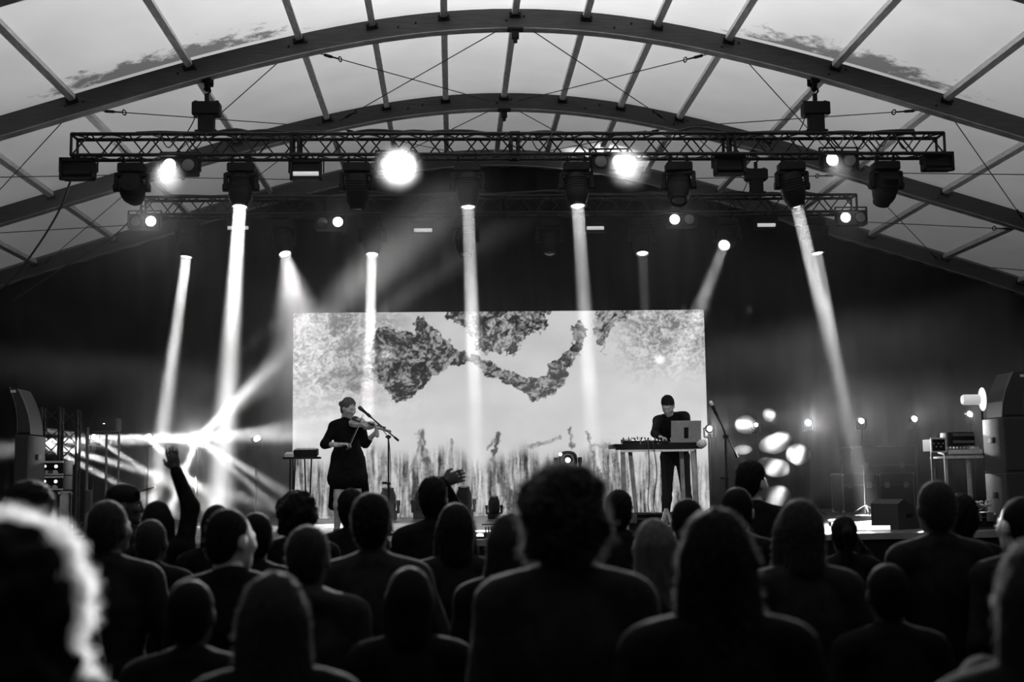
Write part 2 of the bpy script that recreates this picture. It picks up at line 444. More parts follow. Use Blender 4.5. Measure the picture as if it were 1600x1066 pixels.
for px, lb in ((290, sw_txt[0]), (830, sw_txt[1]), (1330, sw_txt[2]), (1400, sw_txt[3])):
    x = at(px, 225, D1).x; pts = [(x-0.35, D1-0.03, TZ_TOP), (x-0.22, D1-0.04, TZ_TOP-0.2), (x-0.05, D1-0.04, TZ_TOP-0.02), (x+0.1, D1-0.04, TZ_TOP-0.24), (x+0.3, D1-0.04, TZ_TOP)]
    swag(lb, pts, 0.009)
swag('thick feed cable drooping from the front truss left end to the left side', [at(112, 278, 17.1), at(92, 330, 17.4), at(55, 390, 17.8), at(14, 440, 18.2), at(-60, 500, 18.6)], 0.016)
swag('thick feed cable drooping from the rear truss left end', [at(224, 322, 20.9), at(200, 348, 21.2), at(170, 375, 21.6), at(120, 405, 22.2), at(20, 470, 23)], 0.014)

# ================================================================= CHAIN HOISTS
def hoist(label, px, cy_, top_z):
    x = at(px, 150, cy_).x
    t = thing('chain_hoist', label, 'hoist', (x, cy_+0.145, TZ_TOP+CH), 0, 'electric chain hoists carrying the trusses')
    MB().box((0, 0, 0.14), (0.22, 0.17, 0.28), bev=0.03).box((0, 0, 0.03), (0.30, 0.14, 0.06), bev=0.01).build('motor_body', 'black_plastic', t)
    MB().box((0, 0, 0.355), (0.38, 0.22, 0.19), bev=0.03).cyl((-0.15, 0, 0.44), (-0.15, 0, 0.48), 0.025).cyl((0.14, 0, 0.44), (0.14, 0, 0.48), 0.025).build('gear_housing', 'black_plastic', t)
    MB().cyl((0, 0, 0.44), (0, 0, 0.58), 0.030, n=10).box((0, 0, 0.53), (0.06, 0.05, 0.10), bev=0.01).build('hook_block', 'black_metal', t)
    h = MB(); h.tube(bez([(0, 0, 0.57), (0.045, 0, 0.61), (0.03, 0, 0.66), (-0.025, 0, 0.66), (-0.035, 0, 0.63)], 5), 0.014, 6)
    h.build('hook', 'black_metal', t)
    z1 = top_z-(TZ_TOP+CH)
    c = MB(); z = 0.63; k = 0
    while z < z1-0.30:
        c.ring((0, 0, z+0.03), (1, 0, 0) if k % 2 else (0, 1, 0), 0.024, 0.007, 10, 5); z += 0.045; k += 1
    c.build('chain', 'black_metal', t)
    s_ = MB().box((0, -0.05, z1-0.13), (0.13, 0.07, 0.36), bev=0.02).box((0, 0.12, z1-0.13), (0.13, 0.07, 0.36), bev=0.02).tube(bez([(0, -0.05, z1-0.3), (0, 0.0, z1-0.36), (0, 0.03, z1-0.38), (0, 0.12, z1-0.3)], 4), 0.035, 8)
    s_.build('sling', 'black_plastic', t)
    MB().tube(bez([(-0.15, 0, 0.27), (-0.19, -0.02, 0.15), (-0.27, -0.03, 0.0)], 6), 0.008, 5).build('control_cable', 'cable', t)
    return t
hoist('black chain hoist on the left of the front truss', 320, D1, roof_z(at(320, 100, D1).x-XC)-0.06)
hoist('black chain hoist on the right of the front truss', 1278, D1, roof_z(at(1278, 100, D1).x-XC)-0.06)
hoist('black chain hoist on the right of the rear truss', 1180, D2, roof_z(at(1180, 250, D2).x-XC)-0.06)
hoist('black chain hoist on the left of the rear truss, half hidden by a moving head', 384, D2, roof_z(at(384, 250, D2).x-XC)-0.06)

# ================================================================= FIXTURES
def moving_head(label, loc, aim, lens='lens_off', scale=1.0, standing=False, group=None, power=0, spread=6, lens_r=0.092, pan=None):
    """loc: clamp point (hanging) or floor point (standing); aim: world point the head looks at"""
    t = thing('moving_head', label, 'spotlight', loc, 0, group)
    s = scale; up = 1 if standing else -1
    MB().box((0, 0, up*0.075*s), (0.36*s, 0.26*s, 0.13*s), bev=0.03*s).box((0, -0.131*s, up*0.075*s), (0.12*s, 0.006, 0.05*s)).build('base', 'black_plastic', t)
    if not standing:
        c = MB()
        for dx in (-0.12*s, 0.12*s): c.box((dx, 0, 0.03), (0.045, 0.07, 0.07), bev=0.008).ring((dx, 0, 0.065), (1, 0, 0), 0.03, 0.012, 14, 6)
        c.build('clamp', 'black_metal', t)
    piv = Vector((0, 0, up*0.34*s))
    d = (Vector(aim)-(Vector(loc)+piv)).normalized()
    side = d.cross(Vector((0, 0, 1)))
    if pan is not None: side = Vector((math.cos(pan), math.sin(pan), 0))
    elif side.length < 0.3: side = Vector((1, 0, 0))
    side.z = 0; side.normalize()
    if side.x < 0: side = -side
    rz = math.atan2(side.y, side.x); rot = Matrix.Rotation(rz, 3, 'Z')
    y = MB()
    y.box((0, 0, up*0.165*s), (0.42*s, 0.16*s, 0.06*s), rot, bev=0.02*s)
    for q in (-1, 1):
        y.box(side*(0.205*s*q)+Vector((0, 0, up*0.26*s)), (0.055*s, 0.13*s, 0.24*s), rot, bev=0.02*s)
        y.cyl(side*(0.17*s*q)+piv, side*(0.245*s*q)+piv, 0.055*s, n=14)
    y.build('yoke', 'black_plastic', t)
    h = MB()
    prof = [(0.06, -0.20), (0.13, -0.185), (0.15, -0.14), (0.16, 0.0), (0.158, 0.14), (0.14, 0.20), (0.118, 0.245), (0.113, 0.285), (0.10, 0.287), (0.097, 0.27)]
    h.lathe([(r*s, z*s) for r, z in prof], piv, d, 24, sq=0.12)
    ho = h.build('head', 'black_plastic', t)
    for q in (-0.02, 0.05, 0.12): pass
    g = MB()
    for k in range(5): g.lathe([(0.162*s, (-0.10+k*0.035)*s), (0.166*s, (-0.095+k*0.035)*s), (0.166*s, (-0.088+k*0.035)*s), (0.162*s, (-0.083+k*0.035)*s)], piv, d, 24, sq=0.12)
    g.build('cooling_fins', 'black_metal', ho)
    rg = MB().ring(piv+d*0.287*s, d, 0.108*s, 0.012*s, 24, 6); rg.build('lens_ring', 'black_metal' if lens == 'lens_off' else 'steel', ho)
    MB().lathe([(lens_r*s, 0.272*s), (lens_r*s, 0.279*s), (lens_r*0.8*s, 0.292*s), (lens_r*0.45*s, 0.3*s), (0.004, 0.303*s)], piv, d, 24).build('lens', lens, ho)
    if power:
        lo = Vector(loc)+piv+d*0.31*s
        area_light('beam_source', lo, lo+d, power, lens_r*1.9*s, 0, spread, 'DISK')
    return t
HB = TZ_BOT-CH
GF = 'moving heads hanging from the front truss'; GR = 'moving heads hanging from the rear truss'
def fh(px): return Vector((at(px, 255, D1+0.145).x, D1+0.145, HB-0.06))
def rh(px): return Vector((at(px, 345, D2+0.145).x, D2+0.145, HB-0.06))
BP = 0.16
for (px, ex, ey, dD, lens, pw, sp, lb) in (
    (207, 250, 420, 2.5, 'lens_off', 0, 0, 'unlit black moving head tilted away near the left end of the front truss'),
    (377, 357, 590, -0.6, 'lens_lit', 700, 5.5, 'moving head throwing the widest white beam, left of the front truss'),
    (558, 558, 480, 0.3, 'lens_off', 0, 0, 'unlit moving head in the glare left of the bright left lamp'),
    (730, 741, 600, -0.3, 'lens_lit', 420, 3.0, 'moving head throwing a narrow vertical beam, left of the truss centre'),
    (900, 921, 600, -0.5, 'lens_lit', 560, 4.2, 'moving head throwing a narrow beam, right of the truss centre'),
    (1060, 1058, 480, -1.2, 'lens_off', 0, 0, 'unlit moving head with a rimmed dark lens right of the glaring lamp'),
    (1236, 1315, 610, 0.4, 'lens_lit', 900, 3.4, 'moving head throwing a slanted beam down right, right of the front truss'),
    (1383, 1330, 480, 1.5, 'lens_off', 0, 0, 'unlit black moving head tilted left near the right end of the front truss')):
    moving_head(lb, fh(px), at(ex, ey, D1+0.145+dD), lens, 1.0, False, GF, pw*BP, sp)
for (px, ex, ey, dD, lens, pw, sp, lb) in (
    (295, 245, 740, -0.5, 'lens_lit', 600, 4.4, 'rear truss moving head throwing a long beam down to the left of the stage'),
    (441, 476, 540, -0.8, 'lens_lit', 600, 40, 'rear truss moving head throwing a wide soft cone beside the screen corner'),
    (582, 574, 660, -1.0, 'lens_lit', 330, 3.0, 'rear truss moving head with a thin vertical beam over the violinist'),
    (727, 727, 560, -0.6, 'lens_off', 0, 0, 'unlit rear truss moving head behind the left centre beam'),
    (858, 858, 560, -0.6, 'lens_off', 0, 0, 'unlit rear truss moving head behind the right centre beam'),
    (1002, 1012, 560, -0.6, 'lens_lit', 40, 2.4, 'rear truss moving head with a short faint beam right of centre'),
    (1135, 1102, 460, -1.5, 'lens_lit', 60, 5, 'rear truss moving head tilted left with a short soft beam over the screen corner'),
    (1272, 1322, 640, -0.4, 'lens_lit', 700, 2.4, 'rear truss moving head with a thin slanted beam at the right end')):
    moving_head(lb, rh(px), at(ex, ey, D2+0.145+dD), lens, 0.98, False, GR, pw*BP, sp)

# two-cell blinders
def blinder(label, px, py, D, lit, hot='lens_hot', power=0, ang=110, w_=0.50, h_=0.25, aim=None, lr=0.082):
    p = at(px, py, D); 
    t = thing('blinder_light', label, 'floodlight', (p.x, D, HB), 0, 'two cell blinder lights on the trusses')
    z0 = p.z-HB
    cell = 0.125*w_/0.5
    cx = -lit*cell      # shift so the lit cell sits at the pixel
    body = MB().box((cx, 0.09, z0), (w_, 0.20, h_), bev=0.025).box((cx, -0.018, z0+h_/2-0.01), (w_, 0.03, 0.018)).box((cx, -0.018, z0-h_/2+0.01), (w_, 0.03, 0.018))
    b = body.build('housing', 'black_metal', t)
    for q in (-1, 1):
        MB().ring((cx+q*cell, -0.014, z0), (0, 1, 0), lr+0.012, 0.012, 24, 6).build('lens_rim', 'black_metal', b)
        MB().lathe([(lr, 0.0), (lr*0.97, 0.006), (lr*0.7, 0.014), (0.003, 0.02)], (cx+q*cell, -0.012, z0), (0, -1, 0), 24).build('lens', hot if q == lit else ('lens_dim' if hot == 'lens_hot' else 'lens_off'), b)
    MB().box((cx-w_/2-0.02, 0.09, z0+0.06), (0.018, 0.05, h_/2+0.14)).box((cx+w_/2+0.02, 0.09, z0+0.06), (0.018, 0.05, h_/2+0.14)).box((cx, 0.09, z0+h_/2+0.07), (w_+0.05, 0.05, 0.016)).build('bracket', 'black_metal', t)
    MB().box((cx, 0.09, (z0+h_/2+0.07)/2+0.01), (0.05, 0.05, max(0.03, -(z0+h_/2+0.07)))).ring((cx, 0.09, 0.02), (1, 0, 0), 0.03, 0.012, 14, 6).build('clamp', 'black_metal', t)
    if power:
        s0 = Vector((p.x, D-0.05, p.z)); spot_light('blinder_source', s0, aim or (p.x*0.6, 2.0, 1.2), power, ang, 1.0, 0.07)
    return t
blinder('lit two cell blinder between the left moving heads of the front truss', 265, 258, D1+0.03, -1, power=5000, ang=16, aim=(-1.35, 5.3, 1.65))
blinder('glaring blinder left of the front truss centre', 632, 255, D1+0.03, 1, power=20000, ang=22, aim=(-0.9, 2.4, 1.75))
blinder('glaring blinder right of the front truss centre', 967, 252, D1+0.03, 1, power=9000, ang=20, aim=(1.6, 3.0, 1.75))
blinder('lit two cell blinder right of the slanted beam on the front truss', 1300, 250, D1+0.03, -1, power=1500, ang=16, aim=(2.2, 5.5, 1.6))
blinder('lit two cell blinder at the left end of the rear truss', 236, 346, D2+0.03, 1, power=40)
blinder('two cell blinder with both small cells glowing, rear truss', 528, 347, D2+0.03, 1, 'lens_lit', 4)
blinder('lit two cell blinder right of centre on the rear truss', 1054, 343, D2+0.03, -1, power=20)
blinder('lit two cell blinder at the right end of the rear truss', 1321, 340, D2+0.03, -1, power=40)

# rectangular strobe floods
def strobe(label, px, py, D, wpx, hpx, glow, tilt=0.0):
    p = at(px, py, D); k = F_PX/D; w_, h_ = wpx/k, hpx/k
    t = thing('strobe_light', label, 'floodlight', (p.x, D, HB), 0, 'rectangular strobe floods on the trusses')
    z0 = p.z-HB; R_ = Matrix.Rotation(tilt, 3, 'X'); C_ = Vector((0, 0, z0))
    def P(v): return C_+R_ @ Vector(v)
    b = MB().box(P((0, 0.10, 0)), (w_*0.94, 0.14, h_*0.9), R_, bev=0.02)
    for q in (-1, 1):
        b.box(P((0, 0, q*(h_/2-0.015))), (w_, 0.08, 0.03), R_).box(P((q*(w_/2-0.015), 0, 0)), (0.03, 0.08, h_), R_)
    b = b.build('housing', 'black_metal', t)
    MB().box(P((0, 0.02, h_*0.14)), (w_-0.06, 0.02, h_*0.5), R_).build('reflector', 'black_plastic', b)
    MB().cyl(P((-w_*0.40, -0.005, -h_*0.18)), P((w_*0.40, -0.005, -h_*0.18)), 0.03, n=10).build('flash_tube', 'tube_glow' if glow else 'black_metal', b)
    y = MB().box((-w_/2-0.02, 0.05, z0+h_*0.25), (0.016, 0.04, h_*0.7)).box((w_/2+0.02, 0.05, z0+h_*0.25), (0.016, 0.04, h_*0.7)).box((0, 0.05, z0+h_*0.6), (w_+0.05, 0.04, 0.016))
    y.build('bracket', 'black_metal', t)
    zz = z0+h_*0.6
    MB().box((0, 0.05, zz/2+0.01), (0.045, 0.045, max(0.03, -zz))).ring((0, 0.05, 0.02), (1, 0, 0), 0.03, 0.012, 14, 6).build('clamp', 'black_metal', t)
strobe('unlit strobe flood hung beyond the left end of the front truss', 121, 265, D1+0.1, 54, 33, 0)
strobe('strobe flood with a pale glowing tube, front truss left of the left glare', 478, 266, D1+0.1, 50, 32, 1)
strobe('dark strobe flood right of the right glare on the front truss', 1140, 259, D1+0.1, 50, 31, 0)
strobe('unlit strobe flood hung beyond the right end of the front truss', 1466, 253, D1+0.1, 50, 29, 0)
strobe('pale strobe flood on the rear truss behind the widest beam', 372, 352, D2+0.1, 40, 24, 1)
strobe('pale strobe flood on the rear truss left of centre', 661, 356, D2+0.1, 36, 22, 1)
strobe('pale strobe flood on the rear truss beside the right centre beam', 930, 353, D2+0.1, 34, 20, 1)
strobe('pale strobe flood on the rear truss above the screen right corner', 1197, 348, D2+0.1, 36, 22, 1)

M['case_edge'] = mat('case_edge', 0.08, 0.4, 0.8, 0.2, 10)
M['pa_black'] = mat('pa_black', 0.016, 0.65, 0, 0.3, 30, 0.2)
M['grille'] = mat('grille', 0.025, 0.6, 0.3, 0.4, 120, 0.3)
M['steel_dark'] = mat('steel_dark', 0.18, 0.4, 0.7, 0.2, 10)
M['badge'] = mat('badge', 0.5, 0.4, 0, 0.2, 60)
M['rail_pale'] = mat('rail_pale', 0.6, 0.4, 0.3, 0.2, 20)
M['laptop_grey'] = mat('laptop_grey', 0.30, 0.45, 0.3, 0.1, 20)
M['laptop_screen'] = emit('laptop_screen', 0.8, sample='NONE')
M['cloth_white'] = mat('cloth_white', 0.6, 0.9, 0, 0.2, 20)
M['edge_strip_glow'] = emit('edge_strip_glow', 1.6)  # glow standing in for light on the stage edge
M['lamp_white'] = emit('lamp_white', 0.9, sample='NONE')
M['lamp_mesh'] = emit('lamp_mesh', 0.35, sample='NONE')
M['petal'] = mat('petal', 0.45, 0.8, 0, 0.5, 40)
M['led_on'] = emit('led_on', 1.2, sample='NONE')
M['leg_pale'] = mat('leg_pale', 0.32, 0.5, 0.0, 0.3, 10)

# ================================================================= VIDEO WALL
def vnoise(x, y, seed):
    r = np.random.default_rng(seed); T = r.random((256, 256))
    xi = np.floor(x).astype(int); yi = np.floor(y).astype(int); fx = x-xi; fy = y-yi
    fx = fx*fx*(3-2*fx); fy = fy*fy*(3-2*fy)
    g = lambda a, b: T[a % 256, b % 256]
    return (g(xi, yi)*(1-fx)+g(xi+1, yi)*fx)*(1-fy)+(g(xi, yi+1)*(1-fx)+g(xi+1, yi+1)*fx)*fy
def fbm(x, y, seed, oct=5, gain=0.55):
    o = 0; a = 1; t = 0
    for k in range(oct): o = o+a*vnoise(x*2**k, y*2**k, seed+k); t += a; a *= gain
    return o/t
def sstep(a, b, x): t = np.clip((x-a)/(b-a), 0, 1); return t*t*(3-2*t)
def in_poly(px, py, poly):
    c = np.zeros(px.shape, bool); n = len(poly)
    for i in range(n):
        x0, y0 = poly[i]; x1, y1 = poly[(i+1) % n]
        if y0 == y1: continue
        k = ((y0 > py) != (y1 > py)) & (px < (x1-x0)*(py-y0)/(y1-y0)+x0); c ^= k
    return c
def seg_dist(px, py, pts):
    d = np.full(px.shape, 1e9)
    for (x0, y0), (x1, y1) in zip(pts[:-1], pts[1:]):
        t = np.clip(((px-x0)*(x1-x0)+(py-y0)*(y1-y0))/((x1-x0)**2+(y1-y0)**2), 0, 1)
        d = np.minimum(d, np.hypot(px-x0-t*(x1-x0), py-y0-t*(y1-y0)))
    return d
def screen_picture(U, V):
    """the picture shown on the wall: rocky ridges above a bright mist, drip-like trunks below (X,Y in a 640 x 320 layout)"""
    X = U*640+458; Y = 808-V*320
    wx = (fbm(X/40, Y/40, 3)-0.5); wy = (fbm(X/40, Y/40, 13)-0.5)
    Xw = X+wx*70+(Y-600)*0.25; Yw = Y*1.25+wy*60
    rock = fbm(Xw/9+wy*3, Yw/9, 21, 4, 0.7); grain = fbm(X/3.2, Y/3.2, 31, 2, 0.8)
    tex = np.clip(0.45+(rock-0.5)*2.6+(grain-0.5)*1.2, 0, 1)
    soft = fbm(X/70, Y/45, 41, 4)
    img = 0.72+0.18*(soft-0.5)
    jx = (fbm(X/7, Y/7, 91, 3)-0.5)*26; jy = (fbm(X/7, Y/7, 95, 3)-0.5)*22
    # light rocky veil in the upper left and right corners
    vl = sstep(250, 40, X-458-40*wx)*sstep(690, 540, Y)*0.9
    vr = sstep(930, 1010, X)*sstep(620, 520, Y+30*wx)*0.8
    for v_ in (vl, vr): img = img*(1-v_)+v_*(0.10+0.70*tex)
    # dark ridge
    ridge = [(572, 560), (588, 598), (598, 606), (612, 625), (628, 631), (645, 618), (660, 600), (675, 585), (690, 578), (712, 575), (728, 568), (745, 580), (757, 592), (772, 593), (790, 604), (805, 613), (820, 626), (832, 635), (846, 622), (860, 620), (872, 600), (886, 576), (903, 555), (912, 525), (905, 500), (890, 520), (894, 545), (872, 560), (852, 570), (846, 590), (825, 596), (806, 590), (790, 583), (760, 568), (738, 560), (715, 552), (690, 530), (670, 508), (655, 492), (640, 505), (650, 520), (620, 518), (590, 512)]
    r_ = in_poly(X+wx*10+jx*0.55, Y+wy*10+jy*0.55, ridge).astype(float)
    img = img*(1-r_)+r_*(0.0+0.40*np.clip((tex-0.15)*1.3, 0, 1)**1.6)
    top = [(690, 480), (700, 500), (728, 512), (738, 540), (748, 552), (772, 553), (800, 556), (812, 535), (846, 515), (858, 480)]
    t_ = in_poly(X+wx*14+jx, Y+wy*14+jy, top).astype(float); img = img*(1-t_)+t_*(0.0+0.55*tex**1.7)
    tr = [(926, 480), (924, 520), (936, 556), (946, 540), (956, 512), (985, 498), (992, 480)]
    t_ = in_poly(X+wx*14+jx, Y+wy*14+jy, tr).astype(float); img = img*(1-t_)+t_*(0.03+0.5*tex)
    lf = [(490, 585), (540, 572), (590, 580), (560, 612), (500, 606)]
    t_ = in_poly(X+wx*16+jx, Y+wy*10+jy, lf)*0.7; img = img*(1-t_)+t_*(0.08+0.35*tex)
    # trunks and drips below the mist
    st_ = fbm(X/5.5+wx*1.5, Y/60, 51, 3, 0.75); st2 = fbm(X/2.6, Y/34, 61, 2)
    edge = 690+40*(fbm(X/55, Y*0, 71)-0.5)+25*np.abs(np.sin(X/37.0))
    low = sstep(-6, 26, Y-edge)*np.clip(0.6+0.9*fbm(X/60, Y/80, 81), 0, 1)
    img = img*(1-low)+low*np.clip(0.13+(st_-0.32)*1.3+(st2-0.5)*0.55+(grain-0.5)*0.3, 0.03, 0.8)
    for pts, wd, dk in (([(770, 680), (769, 700), (768, 735), (776, 755), (790, 778), (798, 800)], 4.5, 0.10), ([(776, 755), (780, 780), (776, 806)], 2.5, 0.15),
                        ([(765, 690), (756, 705)], 2.5, 0.25), ([(655, 676), (662, 715), (668, 740), (666, 790)], 7.0, 0.13), ([(910, 680), (916, 705), (925, 740), (932, 770)], 3.0, 0.15),
                        ([(820, 700), (850, 695), (872, 685)], 4.0, 0.3), ([(886, 672), (888, 705)], 3.5, 0.2), ([(655, 690), (640, 735), (630, 760)], 3, 0.3), ([(920, 700), (960, 705), (990, 690)], 3.5, 0.3), ([(700, 690), (705, 760), (700, 800)], 2.5, 0.3), ([(1000, 700), (1005, 790)], 3, 0.3)):
        d = seg_dist(X+wx*14+jx*0.35, Y+wy*10+jy*0.3, pts); wn = wd*(0.45+1.2*fbm(X/6, Y/14, 99, 3)); k = sstep(wn, wn*0.4, d)*(0.55+0.45*sstep(0.35, 0.6, fbm(X/4, Y/9, 103, 2)))
        img = img*(1-k)+k*(dk*(0.6+0.8*grain))
    return np.clip(img, 0.01, 0.85)
SX, SY_, SZ0, SZ1 = 0.885, 22.98, 1.175, 4.875
def video_wall():
    t = thing('video_wall', 'large LED video wall glowing with a black and white rocky landscape', 'screen', (SX, SY_, SZ0))
    nx, nz = 500, 250; W_ = 7.5; H_ = SZ1-SZ0
    uu, vv = np.meshgrid(np.linspace(0, 1, nx+1), np.linspace(0, 1, nz+1))
    vs = np.stack([(uu-0.5)*W_, uu*0-0.055, vv*H_], -1).reshape(-1, 3)
    ii, jj = np.meshgrid(np.arange(nx), np.arange(nz)); b = (jj*(nx+1)+ii).ravel()
    fs = np.stack([b, b+1, b+nx+2, b+nx+1], -1)
    me = bpy.data.meshes.new('display'); me.from_pydata(vs.tolist(), [], fs.tolist()); me.update()
    col = screen_picture(uu, vv).ravel()
    a = me.color_attributes.new('picture', 'FLOAT_COLOR', 'POINT')
    a.data.foreach_set('color', np.stack([col, col, col, np.ones_like(col)], -1).ravel())
    m, nt, bs = _new('led_picture'); N = nt.nodes.new; L = nt.links.new
    ca = N('ShaderNodeVertexColor'); ca.layer_name = 'picture'
    bs.inputs['Base Color'].default_value = (0.01, 0.01, 0.01, 1); bs.inputs['Roughness'].default_value = 0.6
    L(ca.outputs['Color'], bs.inputs['Emission Color']); bs.inputs['Emission Strength'].default_value = 0.85
    me.materials.append(m); link('display', me, t)
    fr = MB().box((0, 0.0, H_/2), (W_+0.02, 0.10, H_+0.02))
    fr.build('cabinet', 'black_metal', t)
    rb = MB()
    for k in range(6): rb.box((-3.4+k*1.36, 0.3, H_/2-0.03), (0.05, 0.5, H_-0.08)); 
    rb.build('rear_bracing', 'black_metal', t)
video_wall()

# ================================================================= FLOOR LIGHTS
GB = 'slim beam lights on poles at both sides of the stage'
def pole_light(label, px, py, D, beams, lens='lens_hot', r=0.05, pole=True, glow=0):
    p = at(px, py, D)
    t = thing('beam_light', label, 'spotlight', (p.x, D, STAGE_Z), 0, GB)
    h = p.z-STAGE_Z
    b = MB().cyl((0, 0, 0.012), (0, 0, h-0.12), 0.018, n=8)
    for k in range(3):
        a = 2*PI*k/3+0.4; b.cyl((0, 0, 0.16), (0.26*math.cos(a), 0.26*math.sin(a), 0.012), 0.01, n=6)
    b.build('stand', 'black_metal', t)
    MB().box((0, 0.07, h-0.135), (0.15, 0.10, 0.035), bev=0.01).box((-0.085, 0.05, h-0.06), (0.02, 0.06, 0.16), bev=0.005).box((0.085, 0.05, h-0.06), (0.02, 0.06, 0.16), bev=0.005).build('yoke', 'black_plastic', t)
    hd = MB().lathe([(0.03, 0.10), (0.062, 0.085), (0.072, 0.04), (0.07, -0.02), (0.062, -0.025), (0.06, -0.012)], (0, 0.03, h), (0, 1, 0), 18).build('head', 'black_plastic', t)
    MB().lathe([(r, 0.0), (r*0.95, 0.008), (r*0.6, 0.018), (0.003, 0.023)], (0, 0.03, h), (0, -1, 0), 18).build('lens', lens, hd)
    src = Vector((p.x, D-0.03, p.z))
    for (ex, ey, dD, pw, sp) in beams:
        e = at(ex, ey, D+dD); d = (e-src).normalized()
        area_light('beam_source', src+d*0.04, src+d, pw*FB*(1.5 if px < 500 else 0.8), 2*r*0.8, 0, sp, 'DISK')
    if glow: spot_light('lamp_source', src+Vector((0, -0.05, 0)), (p.x*0.5, 5, 1.5), glow*70, 44, 1.0, 0.04)
FB = 0.09
pole_light('beam light nearest the video wall left side', 400, 686, 20.4, [(470, 640, 0.8, 60, 5)], 'lens_lit', 0.05)
pole_light('brightest beam light of the left row, fanning several wide beams', 308, 686, 20.0,
           [(470, 576, 0.8, 150, 5.5), (690, 408, 2.6, 90, 5), (362, 634, -0.8, 130, 9), (560, 648, -0.3, 200, 6.5), (400, 742, -0.5, 130, 6), (440, 800, -0.4, 110, 5), (272, 780, -0.5, 320, 8), (235, 690, -0.4, 110, 6)], 'lens_hot', 0.06, glow=4)
pole_light('beam light of the left row beside the raised arm', 231, 684, 20.2, [(420, 705, -0.3, 160, 5), (345, 580, 1.3, 70, 3.2), (330, 780, -0.3, 300, 7)], 'lens_hot', 0.05)
pole_light('beam light of the left row on the pole by the truss tower', 146, 683, 20.2, [(420, 682, -0.4, 220, 5), (330, 800, -0.4, 160, 5), (60, 672, 0, 80, 5)], 'lens_hot', 0.05)
pole_light('outermost beam light of the left row behind the speaker stack', 58, 690, 20.2, [(340, 683, -0.3, 260, 5), (330, 765, -0.2, 260, 5), (270, 800, -0.2, 120, 4)], 'lens_hot', 0.05)
pole_light('beam light flaring at the right edge of the video wall', 1109, 670, 20.6, [(1180, 660, -1.5, 60, 6), (1160, 720, -1, 40, 4)], 'lens_hot', 0.05, glow=16)
pole_light('small beam light of the right row close to the microphone stand', 1182, 664, 20.6, [(1100, 640, -1, 30, 5)], 'lens_lit', 0.04)
pole_light('brightest beam light of the right row with a broad halo', 1264, 661, 20.4, [(1204, 648, -0.5, 34, 10), (1165, 664, -0.9, 26, 9), (1247, 710, -0.5, 60, 16), (1213, 692, -0.5, 52, 15), (1210, 730, -0.6, 56, 13), (1160, 703, -0.8, 20, 7), (1214, 776, -0.7, 44, 10), (1120, 600, 1.5, 60, 3)], 'lens_hot', 0.055, glow=34)
pole_light('second beam light of the right row with thin downward rays', 1347, 658, 20.4, [(1240, 680, -1.2, 60, 4), (1322, 740, -1, 40, 3), (1200, 595, 1.5, 30, 2)], 'lens_hot', 0.05, glow=14)
pole_light('third beam light of the right row', 1430, 655, 20.4, [(1330, 650, -0.5, 40, 2.5), (1370, 700, -1, 30, 2.5), (1250, 570, 2, 40, 2)], 'lens_hot', 0.05, glow=14)
pole_light('outermost beam light of the right row left of the speaker stack', 1517, 648, 20.4, [(1330, 560, 2.2, 60, 1.6), (1300, 585, 1.8, 60, 1.6), (1380, 640, -0.6, 40, 2)], 'lens_hot', 0.045, glow=8)
GS = 'moving heads standing on the stage floor before the video wall'
for (px, D, ex, ey, ln, lb) in ((606, 21.4, 606, 400, 'lens_off', 'dark moving head standing behind the microphone stand base'), (725, 21.6, 725, 400, 'lens_off', 'moving head standing left of centre before the video wall'),
                            (660, 21.7, 690, 640, 'lens_off', 'moving head standing low between the violinist and screen centre'), (772, 21.2, 772, 500, 'lens_dim', 'small moving head with faint lens at the screen bottom centre')):
    p = at(px, 800, D); moving_head(lb, (p.x, D, STAGE_Z), at(ex, ey, D-0.5), ln, 0.85 if px != 772 else 0.6, True, GS)

def road_case(label, c, size, mt='black_plastic', group=None):
    """flight case: panels, aluminium edges, ball corners, butterfly latches"""
    t = thing('road_case', label, 'case', c, 0, group); x, y, z = size
    MB().box((0, 0, z/2), (x-0.01, y-0.01, z-0.01)).build('panel_body', mt, t)
    e = MB()
    for sx in (-1, 1):
        for sy in (-1, 1): e.box((sx*x/2, sy*y/2, z/2), (0.025, 0.025, z))
        for zz in (0.012, z-0.012): e.box((sx*x/2, 0, zz), (0.025, y, 0.025))
    for sy in (-1, 1):
        for zz in (0.012, z*0.7, z-0.012): e.box((0, sy*y/2, zz), (x, 0.022, 0.02))
    e.build('edge_profile', 'case_edge', t)
    km = MB().lathe([(0.004, -0.03), (0.022, -0.02), (0.03, 0), (0.022, 0.02), (0.004, 0.03)], (0, 0, 0), (0, 0, 1), 8).mesh('ball_corner', 'steel')
    for sx in (-1, 1):
        for sy in (-1, 1):
            for zz in (0.03, z-0.03): link('ball_corner', km, t, (sx*x/2, sy*y/2, zz))
    lm = MB().box((0, 0, 0), (0.09, 0.02, 0.10), bev=0.006).cyl((0, -0.012, 0), (0, -0.02, 0), 0.02, n=8).mesh('latch', 'steel')
    for sx in (-0.28, 0.28): link('latch', lm, t, (sx*x, -y/2-0.008, z*0.7))
    return t
cc = at(889, 800, 20.0)
road_case('black road case carrying a moving head behind the tall man', (cc.x, 20.0, STAGE_Z), (0.62, 0.5, 0.62))
t = moving_head('moving head on a road case, two bright points showing, behind the tall man', (cc.x, 20.0, STAGE_Z+0.635), at(880, 712, 15), 'lens_lit', 0.9, True, GS, lens_r=0.045)
MB().lathe([(0.032, 0), (0.03, 0.01), (0.004, 0.016)], (-0.135, -0.19, 0.40), (0, -1, 0.1), 14).build('status_lamp', 'led_on', t)
